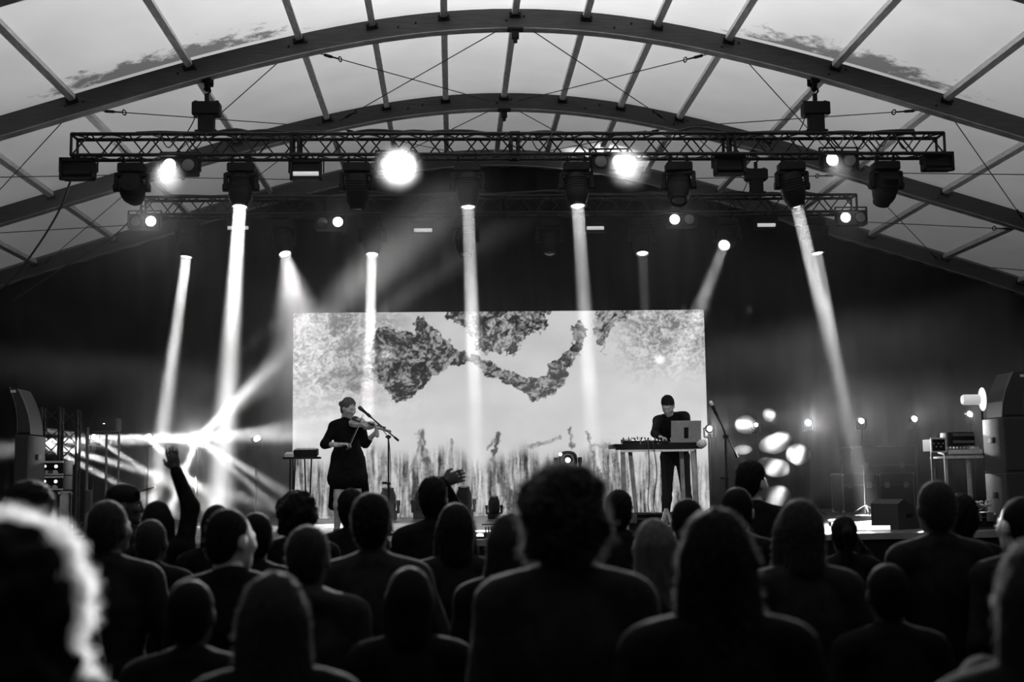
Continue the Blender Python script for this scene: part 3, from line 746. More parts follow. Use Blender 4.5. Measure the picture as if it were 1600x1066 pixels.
for px, nm in ((1335, 'dark road case at the back right of the stage, left of a pair'), (1392, 'dark road case at the back right of the stage, right of a pair')):
    c_ = at(px, 770, 21.5); road_case(nm, (c_.x, 21.5, STAGE_Z), (0.58, 0.6, 0.68), group='pair of dark road cases')
c_ = at(1375, 770, 22.3); road_case('wide tall black road case behind the pair at the right', (c_.x, 22.3, STAGE_Z), (1.15, 0.55, 1.15))

# ================================================================= PA STACKS
def pa_stack(label_sub, label_top, px0, px1, mirror, D, ytop, ymid):
    a, b = at(px0, 760, D), at(px1, 760, D); w_ = b.x-a.x; x = (a.x+b.x)/2
    zt, zm = at(px0, ytop, D).z, at(px0, ymid, D).z
    hs = (zm-STAGE_Z)/2
    for k in range(2):
        t = thing('subwoofer', label_sub[k], 'speaker', (x, D+0.3, STAGE_Z+k*hs), 0, 'subwoofers of the speaker stacks')
        MB().box((0, 0, hs/2), (w_, 0.6, hs-0.006), bev=0.012).build('cabinet', 'pa_black', t)
        MB().box((0, -0.305, hs/2), (w_*0.92, 0.012, hs*0.9)).build('grille', 'grille', t)
        MB().box((-w_*0.5-0.004, 0.05, hs*0.6), (0.01, 0.16, 0.07), bev=0.004).box((w_*0.5+0.004, 0.05, hs*0.6), (0.01, 0.16, 0.07), bev=0.004).build('handle', 'black_metal', t)
    h = zt-zm; t = thing('line_array_speaker', label_top, 'speaker', (x, D+0.3, zm), 0, 'curved top speakers')
    n = 10; L_ = []; R_ = []
    for i in range(n+1):
        f = i/n; z = 0.01+h*f; off = -0.13*f**2.2*mirror
        L_.append((off-w_*0.42+0.03*f, z)); R_.append((off+w_*0.46-0.03*f, z-0.04*f*(1 if mirror > 0 else -1)*0.5))
    poly = [(x_, -0.24, z) for x_, z in L_]+[(x_, -0.24, z) for x_, z in R_[::-1]]
    MB().prism(poly, (0, 0, 0), (0, 0.46, 0)).build('cabinet', 'pa_black', t)
    gp = [(x_*0.92, -0.25, z*0.96+0.02) for x_, z in L_]+[(x_*0.92, -0.25, z*0.96+0.02) for x_, z in R_[::-1]]
    MB().prism(gp, (0, -0.004, 0), (0, 0.008, 0)).build('grille', 'grille', t)
    MB().tube([(x_-0.006, -0.245, z) for x_, z in L_], 0.008, 5).build('edge_rail', 'steel_dark', t)
    MB().tube([(x_+0.006, -0.245, z) for x_, z in R_], 0.008, 5).build('edge_rail', 'steel_dark', t)
    cx = L_[-1][0]*0.5+R_[-1][0]*0.5
    MB().box((cx, -0.252, h*0.93), (0.06, 0.008, 0.03)).build('badge', 'badge', t)
pa_stack(('lower subwoofer of the left speaker stack', 'upper subwoofer of the left speaker stack'), 'curved line array cabinet topping the left speaker stack', 21, 43, 1, 14.7, 606, 680)
pa_stack(('lower subwoofer of the right speaker stack', 'upper subwoofer of the right speaker stack'), 'curved line array cabinet topping the right speaker stack', 1573, 1612, -1, 14.7, 582, 652)

# ================================================================= LEFT SIDE OF STAGE
# amp rack units on a case
c_ = at(81, 795, 15.6)
road_case('grey flight case with latches under the amplifier rack', (c_.x, 15.6, STAGE_Z), (0.30, 0.45, at(81, 768, 15.6).z-STAGE_Z), 'steel_dark')
zb = at(81, 767, 15.6).z
def rack_unit(label, z0, z1, x, D, w_=0.27):
    t = thing('amplifier_rack', label, 'amplifier', (x, D, z0), 0, 'lit amplifier racks at the left stage edge'); h = z1-z0
    MB().box((0, 0.2, h/2), (w_, 0.4, h-0.004), bev=0.006).build('chassis', 'black_plastic', t)
    MB().box((0, -0.005, h-0.016), (w_+0.01, 0.02, 0.022)).box((0, -0.005, 0.012), (w_+0.01, 0.02, 0.016)).build('rail', 'rail_pale', t)
    for (dx, dz, r) in ((-0.075, h*0.62, 0.016), (0.055, h*0.6, 0.02)): MB().cyl((dx, -0.002, dz), (dx, -0.012, dz), r, n=12).build('indicator_lamp', 'led_on', t)
    for k in range(4): MB().box((-0.10+k*0.045, -0.004, h*0.22), (0.034, 0.01, 0.04)).build('button', 'rail_pale' if k % 2 else 'steel_dark', t)
    MB().prism([(0.035, -0.004, h*0.12), (0.085, -0.004, h*0.16), (0.07, -0.004, h*0.30), (0.045, -0.004, h*0.38)], (0, 0, 0), (0, -0.006, 0)).build('cable_tie', 'badge', t)
zm = at(81, 743, 15.6).z; zt = at(81, 720, 15.6).z
rack_unit('upper lit amplifier rack unit beside the left speaker stack', zm, zt, c_.x, 15.55)
rack_unit('lower lit amplifier rack unit beside the left speaker stack', zb+0.005, zm-0.004, c_.x, 15.55)
# truss tower
def tower(label, px, D, ztop):
    x = at(px, 700, D).x; t = thing('truss_tower', label, 'truss', (x, D, STAGE_Z), 0.12); h = ztop-STAGE_Z
    ch = MB().cyl((0, 0, 0.02), (0, 0, h), 0.022, n=8).mesh('chord', 'truss_metal')
    for dx in (0, 0.25):
        for dy in (0, 0.25): link('chord', ch, t, (dx-0.125, dy-0.125, 0))
    L_ = math.hypot(0.25, 0.25); br = MB().cyl((-L_/2, 0, 0), (L_/2, 0, 0), 0.01, n=6).mesh('brace', 'truss_metal')
    n = int(h/0.25)
    for i in range(n):
        z = 0.02+0.25*(i+0.5); a = PI/4*(1 if i % 2 else -1)
        link('brace', br, t, (0, -0.125, z), (0, a, 0)); link('brace', br, t, (0, 0.125, z), (0, -a, 0))
        link('brace', br, t, (-0.125, 0, z), (0, a, PI/2)); link('brace', br, t, (0.125, 0, z), (0, -a, PI/2))
    MB().box((0, 0, 0.01), (0.5, 0.5, 0.02)).build('base_plate', 'black_metal', t)
tower('vertical truss tower standing just right of the left speaker stack', 80, 18.5, 2.95)
tower('second vertical truss tower close behind the first at the left', 108, 19.2, 2.95)
# side-fill cabinet on a pole
c_ = at(167, 664, 18.2); t = thing('side_fill_speaker', 'dark side fill speaker on a pole at the left of the stage', 'speaker', (c_.x, 18.2, STAGE_Z))
MB().box((0, 0, c_.z-STAGE_Z), (0.34, 0.3, 0.19), bev=0.03).build('cabinet', 'black_plastic', t)
MB().cyl((0, 0, 0.02), (0, 0, c_.z-STAGE_Z-0.09), 0.018, n=8).cyl((0, 0, 0), (0, 0, 0.03), 0.2, 0.18, n=16).build('pole', 'steel_dark', t)
MB().box((0.0, -0.152, c_.z-STAGE_Z+0.01), (0.03, 0.006, 0.012)).build('indicator_lamp', 'led_on', t)
for px, D, z1, lb in ((137, 17.4, 668, 'bare steel pole left of the side fill speaker'), (186, 17.6, 672, 'bare thin steel pole right of the side fill speaker')):
    p0 = at(px, z1, D); t = thing('light_pole', lb, 'pole', (p0.x, D, STAGE_Z))
    MB().cyl((0, 0, 0.02), (0, 0, p0.z-STAGE_Z), 0.02 if px < 150 else 0.014, n=10).build('tube', 'steel', t)
    MB().cyl((0, 0, 0), (0, 0, 0.03), 0.16, 0.15, n=18).build('foot_plate', 'black_metal', t)
    MB().box((0.03, 0, 0.45), (0.09, 0.08, 0.3), bev=0.015).build('cable_bundle', 'cable', t)
# slatted pale crate and cups at the left stage edge
c_ = at(304, 850, 14.55); t = thing('slatted_crate', 'pale slatted crate standing at the left stage edge', 'crate', (c_.x, 14.62, STAGE_Z))
for k in range(3): MB().box((0.04, -0.11, 0.03+k*0.055), (0.24, 0.014, 0.035)).build('slat', 'rail_pale', t)
MB().box((-0.1, 0, 0.085), (0.03, 0.22, 0.17)).box((0.17, 0, 0.085), (0.03, 0.22, 0.17)).box((0.035, 0.1, 0.085), (0.26, 0.014, 0.17)).build('frame', 'rail_pale', t)
c_ = at(376, 806, 14.9); t = thing('paper_cup', 'white paper cup on the stage behind the man with the lit cheek', 'cup', (c_.x, 14.9, STAGE_Z))
MB().lathe([(0.03, 0), (0.03, 0.004), (0.041, 0.11), (0.043, 0.113), (0.039, 0.113), (0.028, 0.01)], (0, 0, 0), (0, 0, 1), 18).build('cup_body', 'rail_pale', t)

# ================================================================= PERFORMERS' GEAR
def zpx(px, py, D): return at(px, py, D).z
# keyboard on a stand
D = 16.2; c_ = at(472, 712, D); hk = zpx(472, 714, D)-STAGE_Z
t = thing('keyboard_stand', 'thin legged stand under the keyboard left of the violinist', 'stand', (c_.x, D, STAGE_Z))
MB().box((0, 0, hk-0.015), (0.46, 0.26, 0.025), bev=0.005).build('tray', 'black_metal', t)
for dx, dy, ex in ((-0.10, -0.1, -0.10), (-0.10, 0.1, -0.13), (0.02, 0.1, 0.05), (0.13, -0.1, 0.10), (-0.14, -0.06, -0.15)): MB().cyl((dx, dy, hk-0.02), (ex, dy*1.2, 0), 0.010, n=8).build('leg', 'black_metal', t)
t = thing('keyboard', 'small black keyboard with pale key bed on the thin stand', 'keyboard', (c_.x, D, STAGE_Z+hk))
R_ = Matrix.Rotation(0.12, 3, 'X')
MB().box((0.05, 0, 0.05), (0.30, 0.2, 0.085), R_, bev=0.01).build('case', 'black_plastic', t)
MB().box((-0.15, 0, 0.03), (0.12, 0.2, 0.05), R_, bev=0.01).build('end_cheek', 'rail_pale', t)
for k in range(8): MB().box((-0.06+k*0.033, -0.06, 0.098), (0.028, 0.1, 0.012), R_).build('key', 'rail_pale', t)
for k in range(4): MB().cyl((-0.04+k*0.06, 0.05, 0.095), (-0.04+k*0.06, 0.052, 0.112), 0.012, n=10).build('knob', 'black_metal', t)
# microphone stands
def mic_stand(label, D, mic, clutch, tail, foot_px, mlabel):
    pm, pc, pt = at(*mic, D), at(*clutch, D), at(*tail, D)
    x = pc.x; t = thing('microphone_stand', label, 'stand', (x, D, STAGE_Z), 0, 'boom microphone stands')
    o = Vector((x, D, STAGE_Z)); a, c, b = pm-o, pc-o, pt-o
    MB().cyl((0, 0, 0.04), (0, 0, 0.65), 0.015, n=10).cyl((0, 0, 0.6), c, 0.011, n=10).build('pole', 'black_metal', t)
    MB().cyl((0, 0, 0.0), (0, 0, 0.025), 0.13, 0.125, n=24).cyl((0, 0, 0.025), (0, 0, 0.06), 0.03, 0.02, n=12).build('round_base', 'black_metal', t)
    MB().cyl(c+Vector((0, -0.035, 0)), c+Vector((0, 0.035, 0)), 0.026, n=12).box(c+Vector((0.0, -0.05, 0)), (0.07, 0.012, 0.022)).build('boom_clutch', 'black_metal', t)
    MB().cyl((0, -0.025, 0.63), (0, 0.025, 0.63), 0.022, n=10).box((-0.05, 0, 0.64), (0.06, 0.012, 0.03)).build('height_clutch', 'black_metal', t)
    d = (a-b).normalized(); MB().cyl(b, a-d*0.17, 0.0085, n=8).cyl(b, b+d*0.07, 0.014, n=8).build('boom', 'black_metal', t)
    m_ = thing('microphone', mlabel, 'microphone', o+a-d*0.13, 0, 'vocal microphones on boom stands')
    h = MB().lathe([(0.011, -0.06), (0.014, 0.0), (0.02, 0.085), (0.022, 0.095)], (0, 0, 0), d, 14).build('handle', 'black_plastic', m_)
    MB().lathe([(0.022, 0.095), (0.027, 0.115), (0.027, 0.135), (0.020, 0.155), (0.004, 0.162)], (0, 0, 0), d, 14).build('mesh_head', 'grille' if mic[0] < 800 else 'rail_pale', m_)
    MB().lathe([(0.02, -0.03), (0.02, 0.02)], (0, 0, 0), d, 12).build('clip', 'black_plastic', m_)
    cb = [a-d*0.2, a-d*0.35+Vector((0, 0, -0.03)), c+Vector((0.01, -0.02, -0.08)), Vector((0.025, -0.02, 0.6)), Vector((0.03, -0.03, 0.1)), Vector((0.2, -0.1, 0.006))]
    MB().tube(bez(cb, 6), 0.005, 5).build('cable', 'cable', t)
mic_stand('boom microphone stand in front of the violinist', 15.75, (563, 638), (607, 683), (623, 689), None, 'dark microphone near the violinist face')
mic_stand('boom microphone stand right of the laptop table', 15.6, (1111, 630), (1133, 682), (1152, 715), None, 'pale microphone on the stand right of the table')
# table
D = 16.3; a, b = at(957, 694, D), at(1096, 694, D); ht = a.z-STAGE_Z; tw = b.x-a.x; tx = (a.x+b.x)/2
t = thing('trestle_table', 'dark topped trestle table with pale legs holding the laptop', 'table', (tx, D, STAGE_Z))
MB().box((0, 0.15, ht-0.03), (tw, 0.60, 0.05), bev=0.006).box((0, -0.14, ht-0.055), (tw-0.04, 0.025, 0.05)).build('tabletop', 'black_plastic', t)
MB().box((-0.02, -0.13, ht-0.095), (tw*0.82, 0.03, 0.028)).build('front_rail', 'rail_pale', t)
for (x0, x1, yy) in ((-0.46, -0.44, -0.1), (-0.34, -0.26, 0.1), (-0.40, -0.40, 0.38), (0.44, 0.47, -0.1), (0.50, 0.52, 0.1), (0.38, 0.40, 0.38)):
    MB().box(((x0+x1)/2, yy, (ht-0.08)/2), (0.05, 0.04, ht-0.08), Matrix.Rotation(math.atan2(x0-x1, ht-0.08), 3, 'Y')).build('leg', 'leg_pale', t)
MB().box((-0.37, 0.1, 0.28), (0.2, 0.02, 0.035)).box((0.46, 0.1, 0.28), (0.14, 0.02, 0.035)).build('cross_brace', 'leg_pale', t)


# gear on the table
z0 = STAGE_Z+ht
def gadget(name, label, cat, px, D, w_, d_, h_, knobs, faders=0, tilt=0.0):
    x = at(px, 690, D).x; t = thing(name, label, cat, (x, D, z0-0.004), 0)
    R_ = Matrix.Rotation(tilt, 3, 'X')
    MB().box((0, 0, h_/2+0.004), (w_, d_, h_), R_, bev=0.008).build('case', 'black_plastic', t)
    r = random.Random(px)
    for k in range(knobs):
        x_ = -w_*0.42+w_*0.84*k/max(1, knobs-1); hh = r.uniform(0.02, 0.045)
        MB().cyl((x_, r.uniform(-0.3, 0.3)*d_, h_), (x_, 0, h_+hh), 0.009, 0.011, n=8).build('knob', 'black_metal', t)
    for k in range(faders): MB().box((-w_*0.3+w_*0.6*k/max(1, faders-1), -d_*0.25, h_+0.012), (0.014, 0.02, 0.02)).build('fader', 'rail_pale', t)
    return t
gadget('mixer', 'small black mixer with knobs at the left end of the table', 'mixer', 985, 16.35, 0.22, 0.25, 0.05, 6, 3, 0.1)
gadget('sampler', 'black sampler box in front of the man on the table', 'sampler', 1013, 16.38, 0.20, 0.22, 0.045, 5, 2, 0.08)
gadget('effects_unit', 'low effects unit left of the laptop on the table', 'effects unit', 1036, 16.25, 0.14, 0.18, 0.03, 4, 0, 0.05)
D = 16.22; a, b = at(1049, 690, D), at(1096, 690, D); lw = b.x-a.x; lx = (a.x+b.x)/2; lh = at(1072, 658, D).z-z0
t = thing('laptop', 'open silver laptop seen from behind its lid on the table', 'laptop', (lx, D, z0))
MB().box((0, 0.16, 0.012), (lw, 0.26, 0.018), bev=0.006).build('keyboard_deck', 'laptop_grey', t)
R_ = Matrix.Rotation(0.18, 3, 'X')
lid = MB().box((0, 0.0, lh/2+0.005), (lw, 0.010, lh), R_, bev=0.003).build('lid', 'laptop_grey', t)
MB().box((-0.0, -0.006, lh*0.46), (0.058, 0.004, lh*0.5), R_).build('sticker', 'black_plastic', lid)
MB().box((0, 0.007, lh/2+0.01), (lw*0.94, 0.003, lh*0.88), R_).build('screen', 'laptop_screen', lid)
# crumpled towel on the right table corner
def crumple(name, label, cat, loc, r, seed, mt, sq=(1, 1, 0.8), amp=0.25, fr=3.2):
    bm = bmesh.new(); bmesh.ops.create_icosphere(bm, subdivisions=4, radius=1.0); rr = np.random.default_rng(seed)
    P = np.array([v.co[:] for v in bm.verts]); n_ = fbm(P[:, 0]*fr+9, P[:, 1]*fr+P[:, 2]*2.3+5, seed, 4)-0.5
    n2 = fbm(P[:, 2]*fr*2+3, P[:, 0]*fr*1.7+P[:, 1]+15, seed+9, 3)-0.5
    for v, k, k2 in zip(bm.verts, n_, n2):
        c = v.co*(1+amp*2*k+amp*k2); v.co = Vector((c.x*r*sq[0], c.y*r*sq[1], c.z*r*sq[2]))
    me = bpy.data.meshes.new(name); bm.to_mesh(me); bm.free(); me.polygons.foreach_set('use_smooth', [True]*len(me.polygons)); me.materials.append(M[mt])
    o = link(name, me, None, loc); tag(o, label, cat); return o
c_ = at(1092, 693, 16.25)
crumple('towel', 'crumpled white towel hung on the right table corner', 'towel', (c_.x+0.01, 16.1, c_.z-0.01), 0.065, 4, 'cloth_white')
# hanging cables of the table
for k, (px, s_) in enumerate(((1013, 0.0), (1021, 0.03))):
    p0 = at(px, 690, 16.0); zz = p0.z
    tag(MB().tube(bez([(p0.x, 16.05, z0+0.02), (p0.x, 15.99, z0-0.05), (p0.x+s_, 15.99, z0-0.4), (p0.x-0.02, 15.98, STAGE_Z+0.25), (p0.x+0.15, 15.95, STAGE_Z+0.02)], 6), 0.006, 5).build('hanging_cable', 'cable'), ('left black cable hanging from the laptop table', 'right black cable hanging from the laptop table')[k], 'cable')
# low amplifier case under the table
c_ = at(1000, 795, 15.5)
road_case('long low black case with a shiny edge under the laptop table', (c_.x+0.1, 15.45, STAGE_Z), (0.78, 0.35, 0.24))
c_ = at(1110, 795, 15.3)
road_case('low black case below the right microphone stand', (c_.x, 15.25, STAGE_Z), (0.50, 0.30, 0.22))
# white A-frame stand at the stage edge
c_ = at(1042, 838, 14.7); t = thing('guitar_stand', 'pale triangular A frame stand on the stage edge', 'stand', (c_.x, 14.7, STAGE_Z+0.012), 0.2)
for s_ in (-1, 1): MB().box((s_*0.05, 0, 0.14), (0.035, 0.03, 0.31), Matrix.Rotation(-s_*0.34, 3, 'Y')).build('leg', 'rail_pale', t)
MB().box((0, 0, 0.09), (0.12, 0.02, 0.025)).build('crossbar', 'rail_pale', t)
MB().box((0.02, 0.05, 0.12), (0.03, 0.02, 0.27), Matrix.Rotation(0.3, 3, 'X')).build('rear_leg', 'rail_pale', t)
# pedal board at centre stage edge
c_ = at(776, 830, 14.75); t = thing('pedal_board', 'black pedal board with upright jacks at the centre stage edge', 'pedal board', (c_.x, 14.75, STAGE_Z))
MB().box((0.0, 0, 0.03), (0.30, 0.16, 0.05), bev=0.008).build('board', 'black_plastic', t)
for k in range(4): MB().box((-0.125+k*0.032, 0, 0.088), (0.013, 0.03, 0.07), bev=0.003).build('jack_plug', 'black_metal', t)
MB().tube(bez([(0.0, 0, 0.06), (0.03, 0, 0.12), (0.08, 0, 0.1), (0.1, 0, 0.06)], 6), 0.008, 5).build('patch_cable', 'cable', t)
MB().lathe([(0.004, 0), (0.02, 0.004), (0.02, 0.012), (0.004, 0.016)], (0.01, -0.085, 0.035), (0, -1, 0), 10).build('badge', 'badge', t)
MB().box((0.0, 0.02, 0.15), (0.34, 0.03, 0.012)).box((0.15, 0.02, 0.1), (0.03, 0.03, 0.1)).build('handle_bar', 'black_metal', t)
c_ = at(750, 829, 14.5); t = thing('floor_lamp_puck', 'small oval glowing lamp beside the pedal board', 'lamp', (c_.x, 14.5, STAGE_Z))
MB().lathe([(0.05, 0), (0.055, 0.015), (0.045, 0.03)], (0, 0, 0), (0, 0, 1), 18).build('housing', 'black_plastic', t)
MB().lathe([(0.043, 0.03), (0.036, 0.048), (0.018, 0.06), (0.003, 0.063)], (0, 0, 0), (0, 0, 1), 18, sx=1.0).build('dome', 'lens_lit', t)
# wedge monitors
def wedge(label, px, D, w_, d_, h_, rz, flip=1):
    c_ = at(px, 826, D); t = thing('monitor_wedge', label, 'speaker', (c_.x, D, STAGE_Z), rz, 'wedge monitors on the stage edge')
    prof = [(-d_/2, 0), (d_/2, 0), (d_/2, h_*0.45), (-d_*0.25, h_), (-d_/2, h_*0.85)]
    MB().prism([(-w_/2, y, z) for y, z in prof], (0, 0, 0), (w_, 0, 0)).build('cabinet', 'pa_black', t)
    n = Vector((0, h_*0.55, d_*0.75)).normalized(); c = Vector((0, d_*0.125, h_*0.725))+n*0.006
    MB().box(c, (w_*0.92, math.hypot(d_*0.75, h_*0.55)*0.92, 0.01), Matrix.Rotation(-math.atan2(h_*0.55, d_*0.75), 3, 'X')).build('grille', 'grille', t)
    for s_ in (-1, 1): MB().box((s_*(w_/2+0.003), -0.02, h_*0.45), (0.008, 0.12, 0.05), bev=0.003).build('handle', 'black_metal', t)
wedge('large wedge monitor at the right stage edge', 1402, 15.3, 0.40, 0.46, 0.36, -1.0)
# glowing strips added in place of the lit stage edge at the right
for k, (y0, y1, x0, x1, D) in enumerate(((800, 808, 1296, 1388, 16.2), (814, 826, 1300, 1392, 14.9))):
    a, b = at(x0, (y0+y1)/2, D), at(x1, (y0+y1)/2, D)
    t = thing('edge_glow_strip', ('rear glowing strip added for the lit right stage floor', 'front glowing strip added for the lit right stage edge')[k], 'light', ((a.x+b.x)/2, D, STAGE_Z), 0, 'glowing strips added for the lit stage edge')
    L_ = b.x-a.x
    MB().box((0, 0.03, 0.03), (L_, 0.07, 0.055), bev=0.01).build('housing', 'black_metal', t)
    MB().box((0, -0.012, 0.033), (L_*0.96, 0.02, 0.05), bev=0.008).build('glow_face', 'edge_strip_glow', t)
# monitor desk at the right
D = 15.9
c_ = at(1505, 712, D); zd = c_.z
t = thing('monitor_desk', 'pale rimmed mixing desk table at the right edge of the stage', 'table', (c_.x, D, STAGE_Z))
hd_ = zd-STAGE_Z
MB().box((0, 0.2, hd_-0.02), (0.52, 0.5, 0.03), bev=0.006).box((0, -0.055, hd_-0.02), (0.54, 0.015, 0.035)).build('tabletop', 'rail_pale', t)
for (x, y) in ((-0.24, -0.02), (0.05, -0.02), (-0.24, 0.4), (0.24, 0.4)): MB().box((x, y, (hd_-0.03)/2), (0.035, 0.035, hd_-0.03)).build('leg', 'leg_pale', t)
t = thing('mixing_desk', 'long mixing console with pale front strip on the right desk', 'mixer', (c_.x+0.03, D+0.1, zd-0.004))
MB().box((0, 0.08, 0.06), (0.46, 0.34, 0.09), Matrix.Rotation(0.15, 3, 'X'), bev=0.01).build('case', 'steel_dark', t)
MB().box((0, -0.105, 0.05), (0.44, 0.01, 0.05)).build('armrest', 'rail_pale', t)
for k in range(10): MB().box((-0.2+k*0.044, -0.02, 0.105), (0.014, 0.03, 0.02), Matrix.Rotation(0.15, 3, 'X')).build('fader', 'rail_pale', t)
t = thing('rack_shelf_unit', 'dark rack unit stacked above the mixing console', 'rack', (c_.x+0.08, D+0.26, zd+0.13))
MB().box((0, 0.1, 0.09), (0.34, 0.3, 0.17), bev=0.01).build('chassis', 'black_plastic', t)
for k in range(2): MB().box((0.02, -0.053, 0.05+k*0.09), (0.28, 0.01, 0.035)).build('faceplate', 'steel_dark', t)
c2 = at(1468, 712, D)
t = thing('open_rack_frame', 'open black rack with pale edges left of the mixing desk', 'rack', (c2.x, D+0.02, STAGE_Z))
z1, z2 = at(1474, 706, D).z-STAGE_Z, at(1474, 685, D).z-STAGE_Z
MB().box((0, 0.15, (z1+z2)/2), (0.18, 0.3, z2-z1-0.02)).build('equipment', 'black_plastic', t)
MB().box((0, -0.01, z2), (0.20, 0.02, 0.022)).box((0, -0.01, z1), (0.20, 0.02, 0.018)).box((-0.095, -0.01, (z1+z2)/2), (0.016, 0.02, z2-z1)).box((0.095, -0.01, (z1+z2)/2), (0.016, 0.02, z2-z1)).build('frame', 'rail_pale', t)
for k in range(5): MB().cyl((-0.06+k*0.03, -0.002, (z1+z2)/2+0.02*(-1)**k), (-0.06+k*0.03, -0.012, (z1+z2)/2+0.02*(-1)**k), 0.007, n=8).build('knob', 'rail_pale', t)
for x in (-0.085, 0.085): MB().box((x, 0.02, z1/2), (0.025, 0.03, z1)).build('leg', 'steel_dark', t)
# drum-shaped work lamp with round white reflector above the right desk
c_ = at(1535, 624, 15.6); t = thing('work_lamp', 'cylindrical work lamp beside a tall round white reflector at the right', 'lamp', (c_.x, 15.6, STAGE_Z))
hz = c_.z-STAGE_Z
MB().cyl((0, 0.03, 0.02), (0, 0.03, hz-0.1), 0.012, n=8).cyl((0, 0.03, 0), (0, 0.03, 0.025), 0.14, n=18).build('pole', 'black_metal', t)
MB().lathe([(0.03, -0.012), (0.145, -0.01), (0.15, 0.0), (0.145, 0.01), (0.03, 0.012)], (0.0, 0, hz), (0.42, -1, 0), 24, sx=0.42).build('reflector_disc', 'lamp_white', t)
MB().lathe([(0.05, 0), (0.066, 0.01), (0.066, 0.20), (0.055, 0.22)], (-0.04, 0, hz-0.005), (-1, 0, 0), 16).build('drum_shade', 'lamp_mesh', t)
# flowers
c_ = at(1531, 800, 14.9)
road_case('small black box holding the flowers at the right stage edge', (c_.x, 14.9, STAGE_Z), (0.26, 0.22, max(0.08, at(1531, 800, 14.9).z-STAGE_Z)))
zf = STAGE_Z+max(0.08, at(1531, 800, 14.9).z-STAGE_Z)+0.012
t = thing('flower_bouquet', 'bunch of pale flowers on a box below the right speaker stack', 'flowers', (c_.x, 14.88, zf))
r = random.Random(5)
for k in range(26):
    x, y, z = r.uniform(-0.12, 0.12), r.uniform(-0.07, 0.07), r.uniform(0.03, 0.12); mb = MB()
    for q in range(6):
        a = q*PI/3+r.random(); e = 0.022
        mb.lathe([(0.002, 0), (0.011, 0.008), (0.012, 0.018), (0.003, 0.026)], (x, y, z), (math.cos(a), math.sin(a), 0.5), 6)
    mb.build('blossom', 'petal', t)
mb = MB()
for k in range(20): mb.cyl((r.uniform(-0.1, 0.1), r.uniform(-0.06, 0.06), 0.002), (r.uniform(-0.1, 0.1), r.uniform(-0.06, 0.06), 0.08), 0.004, n=5)
mb.build('stems', 'steel_dark', t)

# ================================================================= PEOPLE: distance-field modelling, polygonised by surface nets
def V3(*a): return np.array(a, float)
class SDF:
    def __init__(s): s.p = []
    def cap(s, a, b, ra, rb, k=None): s.p.append(('c', V3(*a), V3(*b), ra, rb, k)); return s
    def ell(s, c, r, R=None, k=None): s.p.append(('e', V3(*c), V3(*r), R, k)); return s
    def cut(s, c, r, R=None): s.p.append(('-', V3(*c), V3(*r), R, None)); return s
    def mesh(s, h, k=0.03, noise=None):
        lo = np.full(3, 9e9); hi = -lo
        for q in s.p:
            if q[0] == 'c':
                r = max(q[3], q[4]); lo = np.minimum(lo, np.minimum(q[1], q[2])-r); hi = np.maximum(hi, np.maximum(q[1], q[2])+r)
            elif q[0] == 'e': r = q[2].max() if q[3] is not None else q[2]; lo = np.minimum(lo, q[1]-r); hi = np.maximum(hi, q[1]+r)
        lo = lo-3*h; hi = hi+3*h; n = np.ceil((hi-lo)/h).astype(int)+1
        ax = [lo[i]+h*np.arange(n[i]) for i in range(3)]; F = np.full(n, 0.3)
        for q in s.p:
            kk = q[-1] or k
            if q[0] == 'c': r = max(q[3], q[4]); b0, b1 = np.minimum(q[1], q[2])-r-kk*1.5-h, np.maximum(q[1], q[2])+r+kk*1.5+h
            else: r = q[2].max() if q[3] is not None else q[2]; b0, b1 = q[1]-r-kk*1.5-h, q[1]+r+kk*1.5+h
            sl = tuple(slice(max(0, int((b0[i]-lo[i])/h)), min(n[i], int((b1[i]-lo[i])/h)+2)) for i in range(3))
            X, Y, Z = np.meshgrid(ax[0][sl[0]], ax[1][sl[1]], ax[2][sl[2]], indexing='ij')
            P = np.stack([X, Y, Z], -1)
            if q[0] == 'c':
                ab = q[2]-q[1]; t = np.clip(((P-q[1])@ab)/max(1e-9, ab@ab), 0, 1); d = np.linalg.norm(P-q[1]-t[..., None]*ab, axis=-1)-(q[3]+t*(q[4]-q[3]))
            else:
                Q = P-q[1]
                if q[3] is not None: Q = Q@np.array(q[3])
                k0 = np.linalg.norm(Q/q[2], axis=-1); k1 = np.linalg.norm(Q/q[2]**2, axis=-1)+1e-9; d = k0*(k0-1)/k1
            G = F[sl]
            if q[0] == '-': G = np.maximum(G, -d)
            else:
                hh = np.clip(0.5+0.5*(G-d)/kk, 0, 1); G = G*(1-hh)+d*hh-kk*hh*(1-hh)
            F[sl] = G
        if noise is not None:
            X, Y, Z = np.meshgrid(*ax, indexing='ij'); F = F+noise(X, Y, Z)
        return surface_nets(F, lo, h)
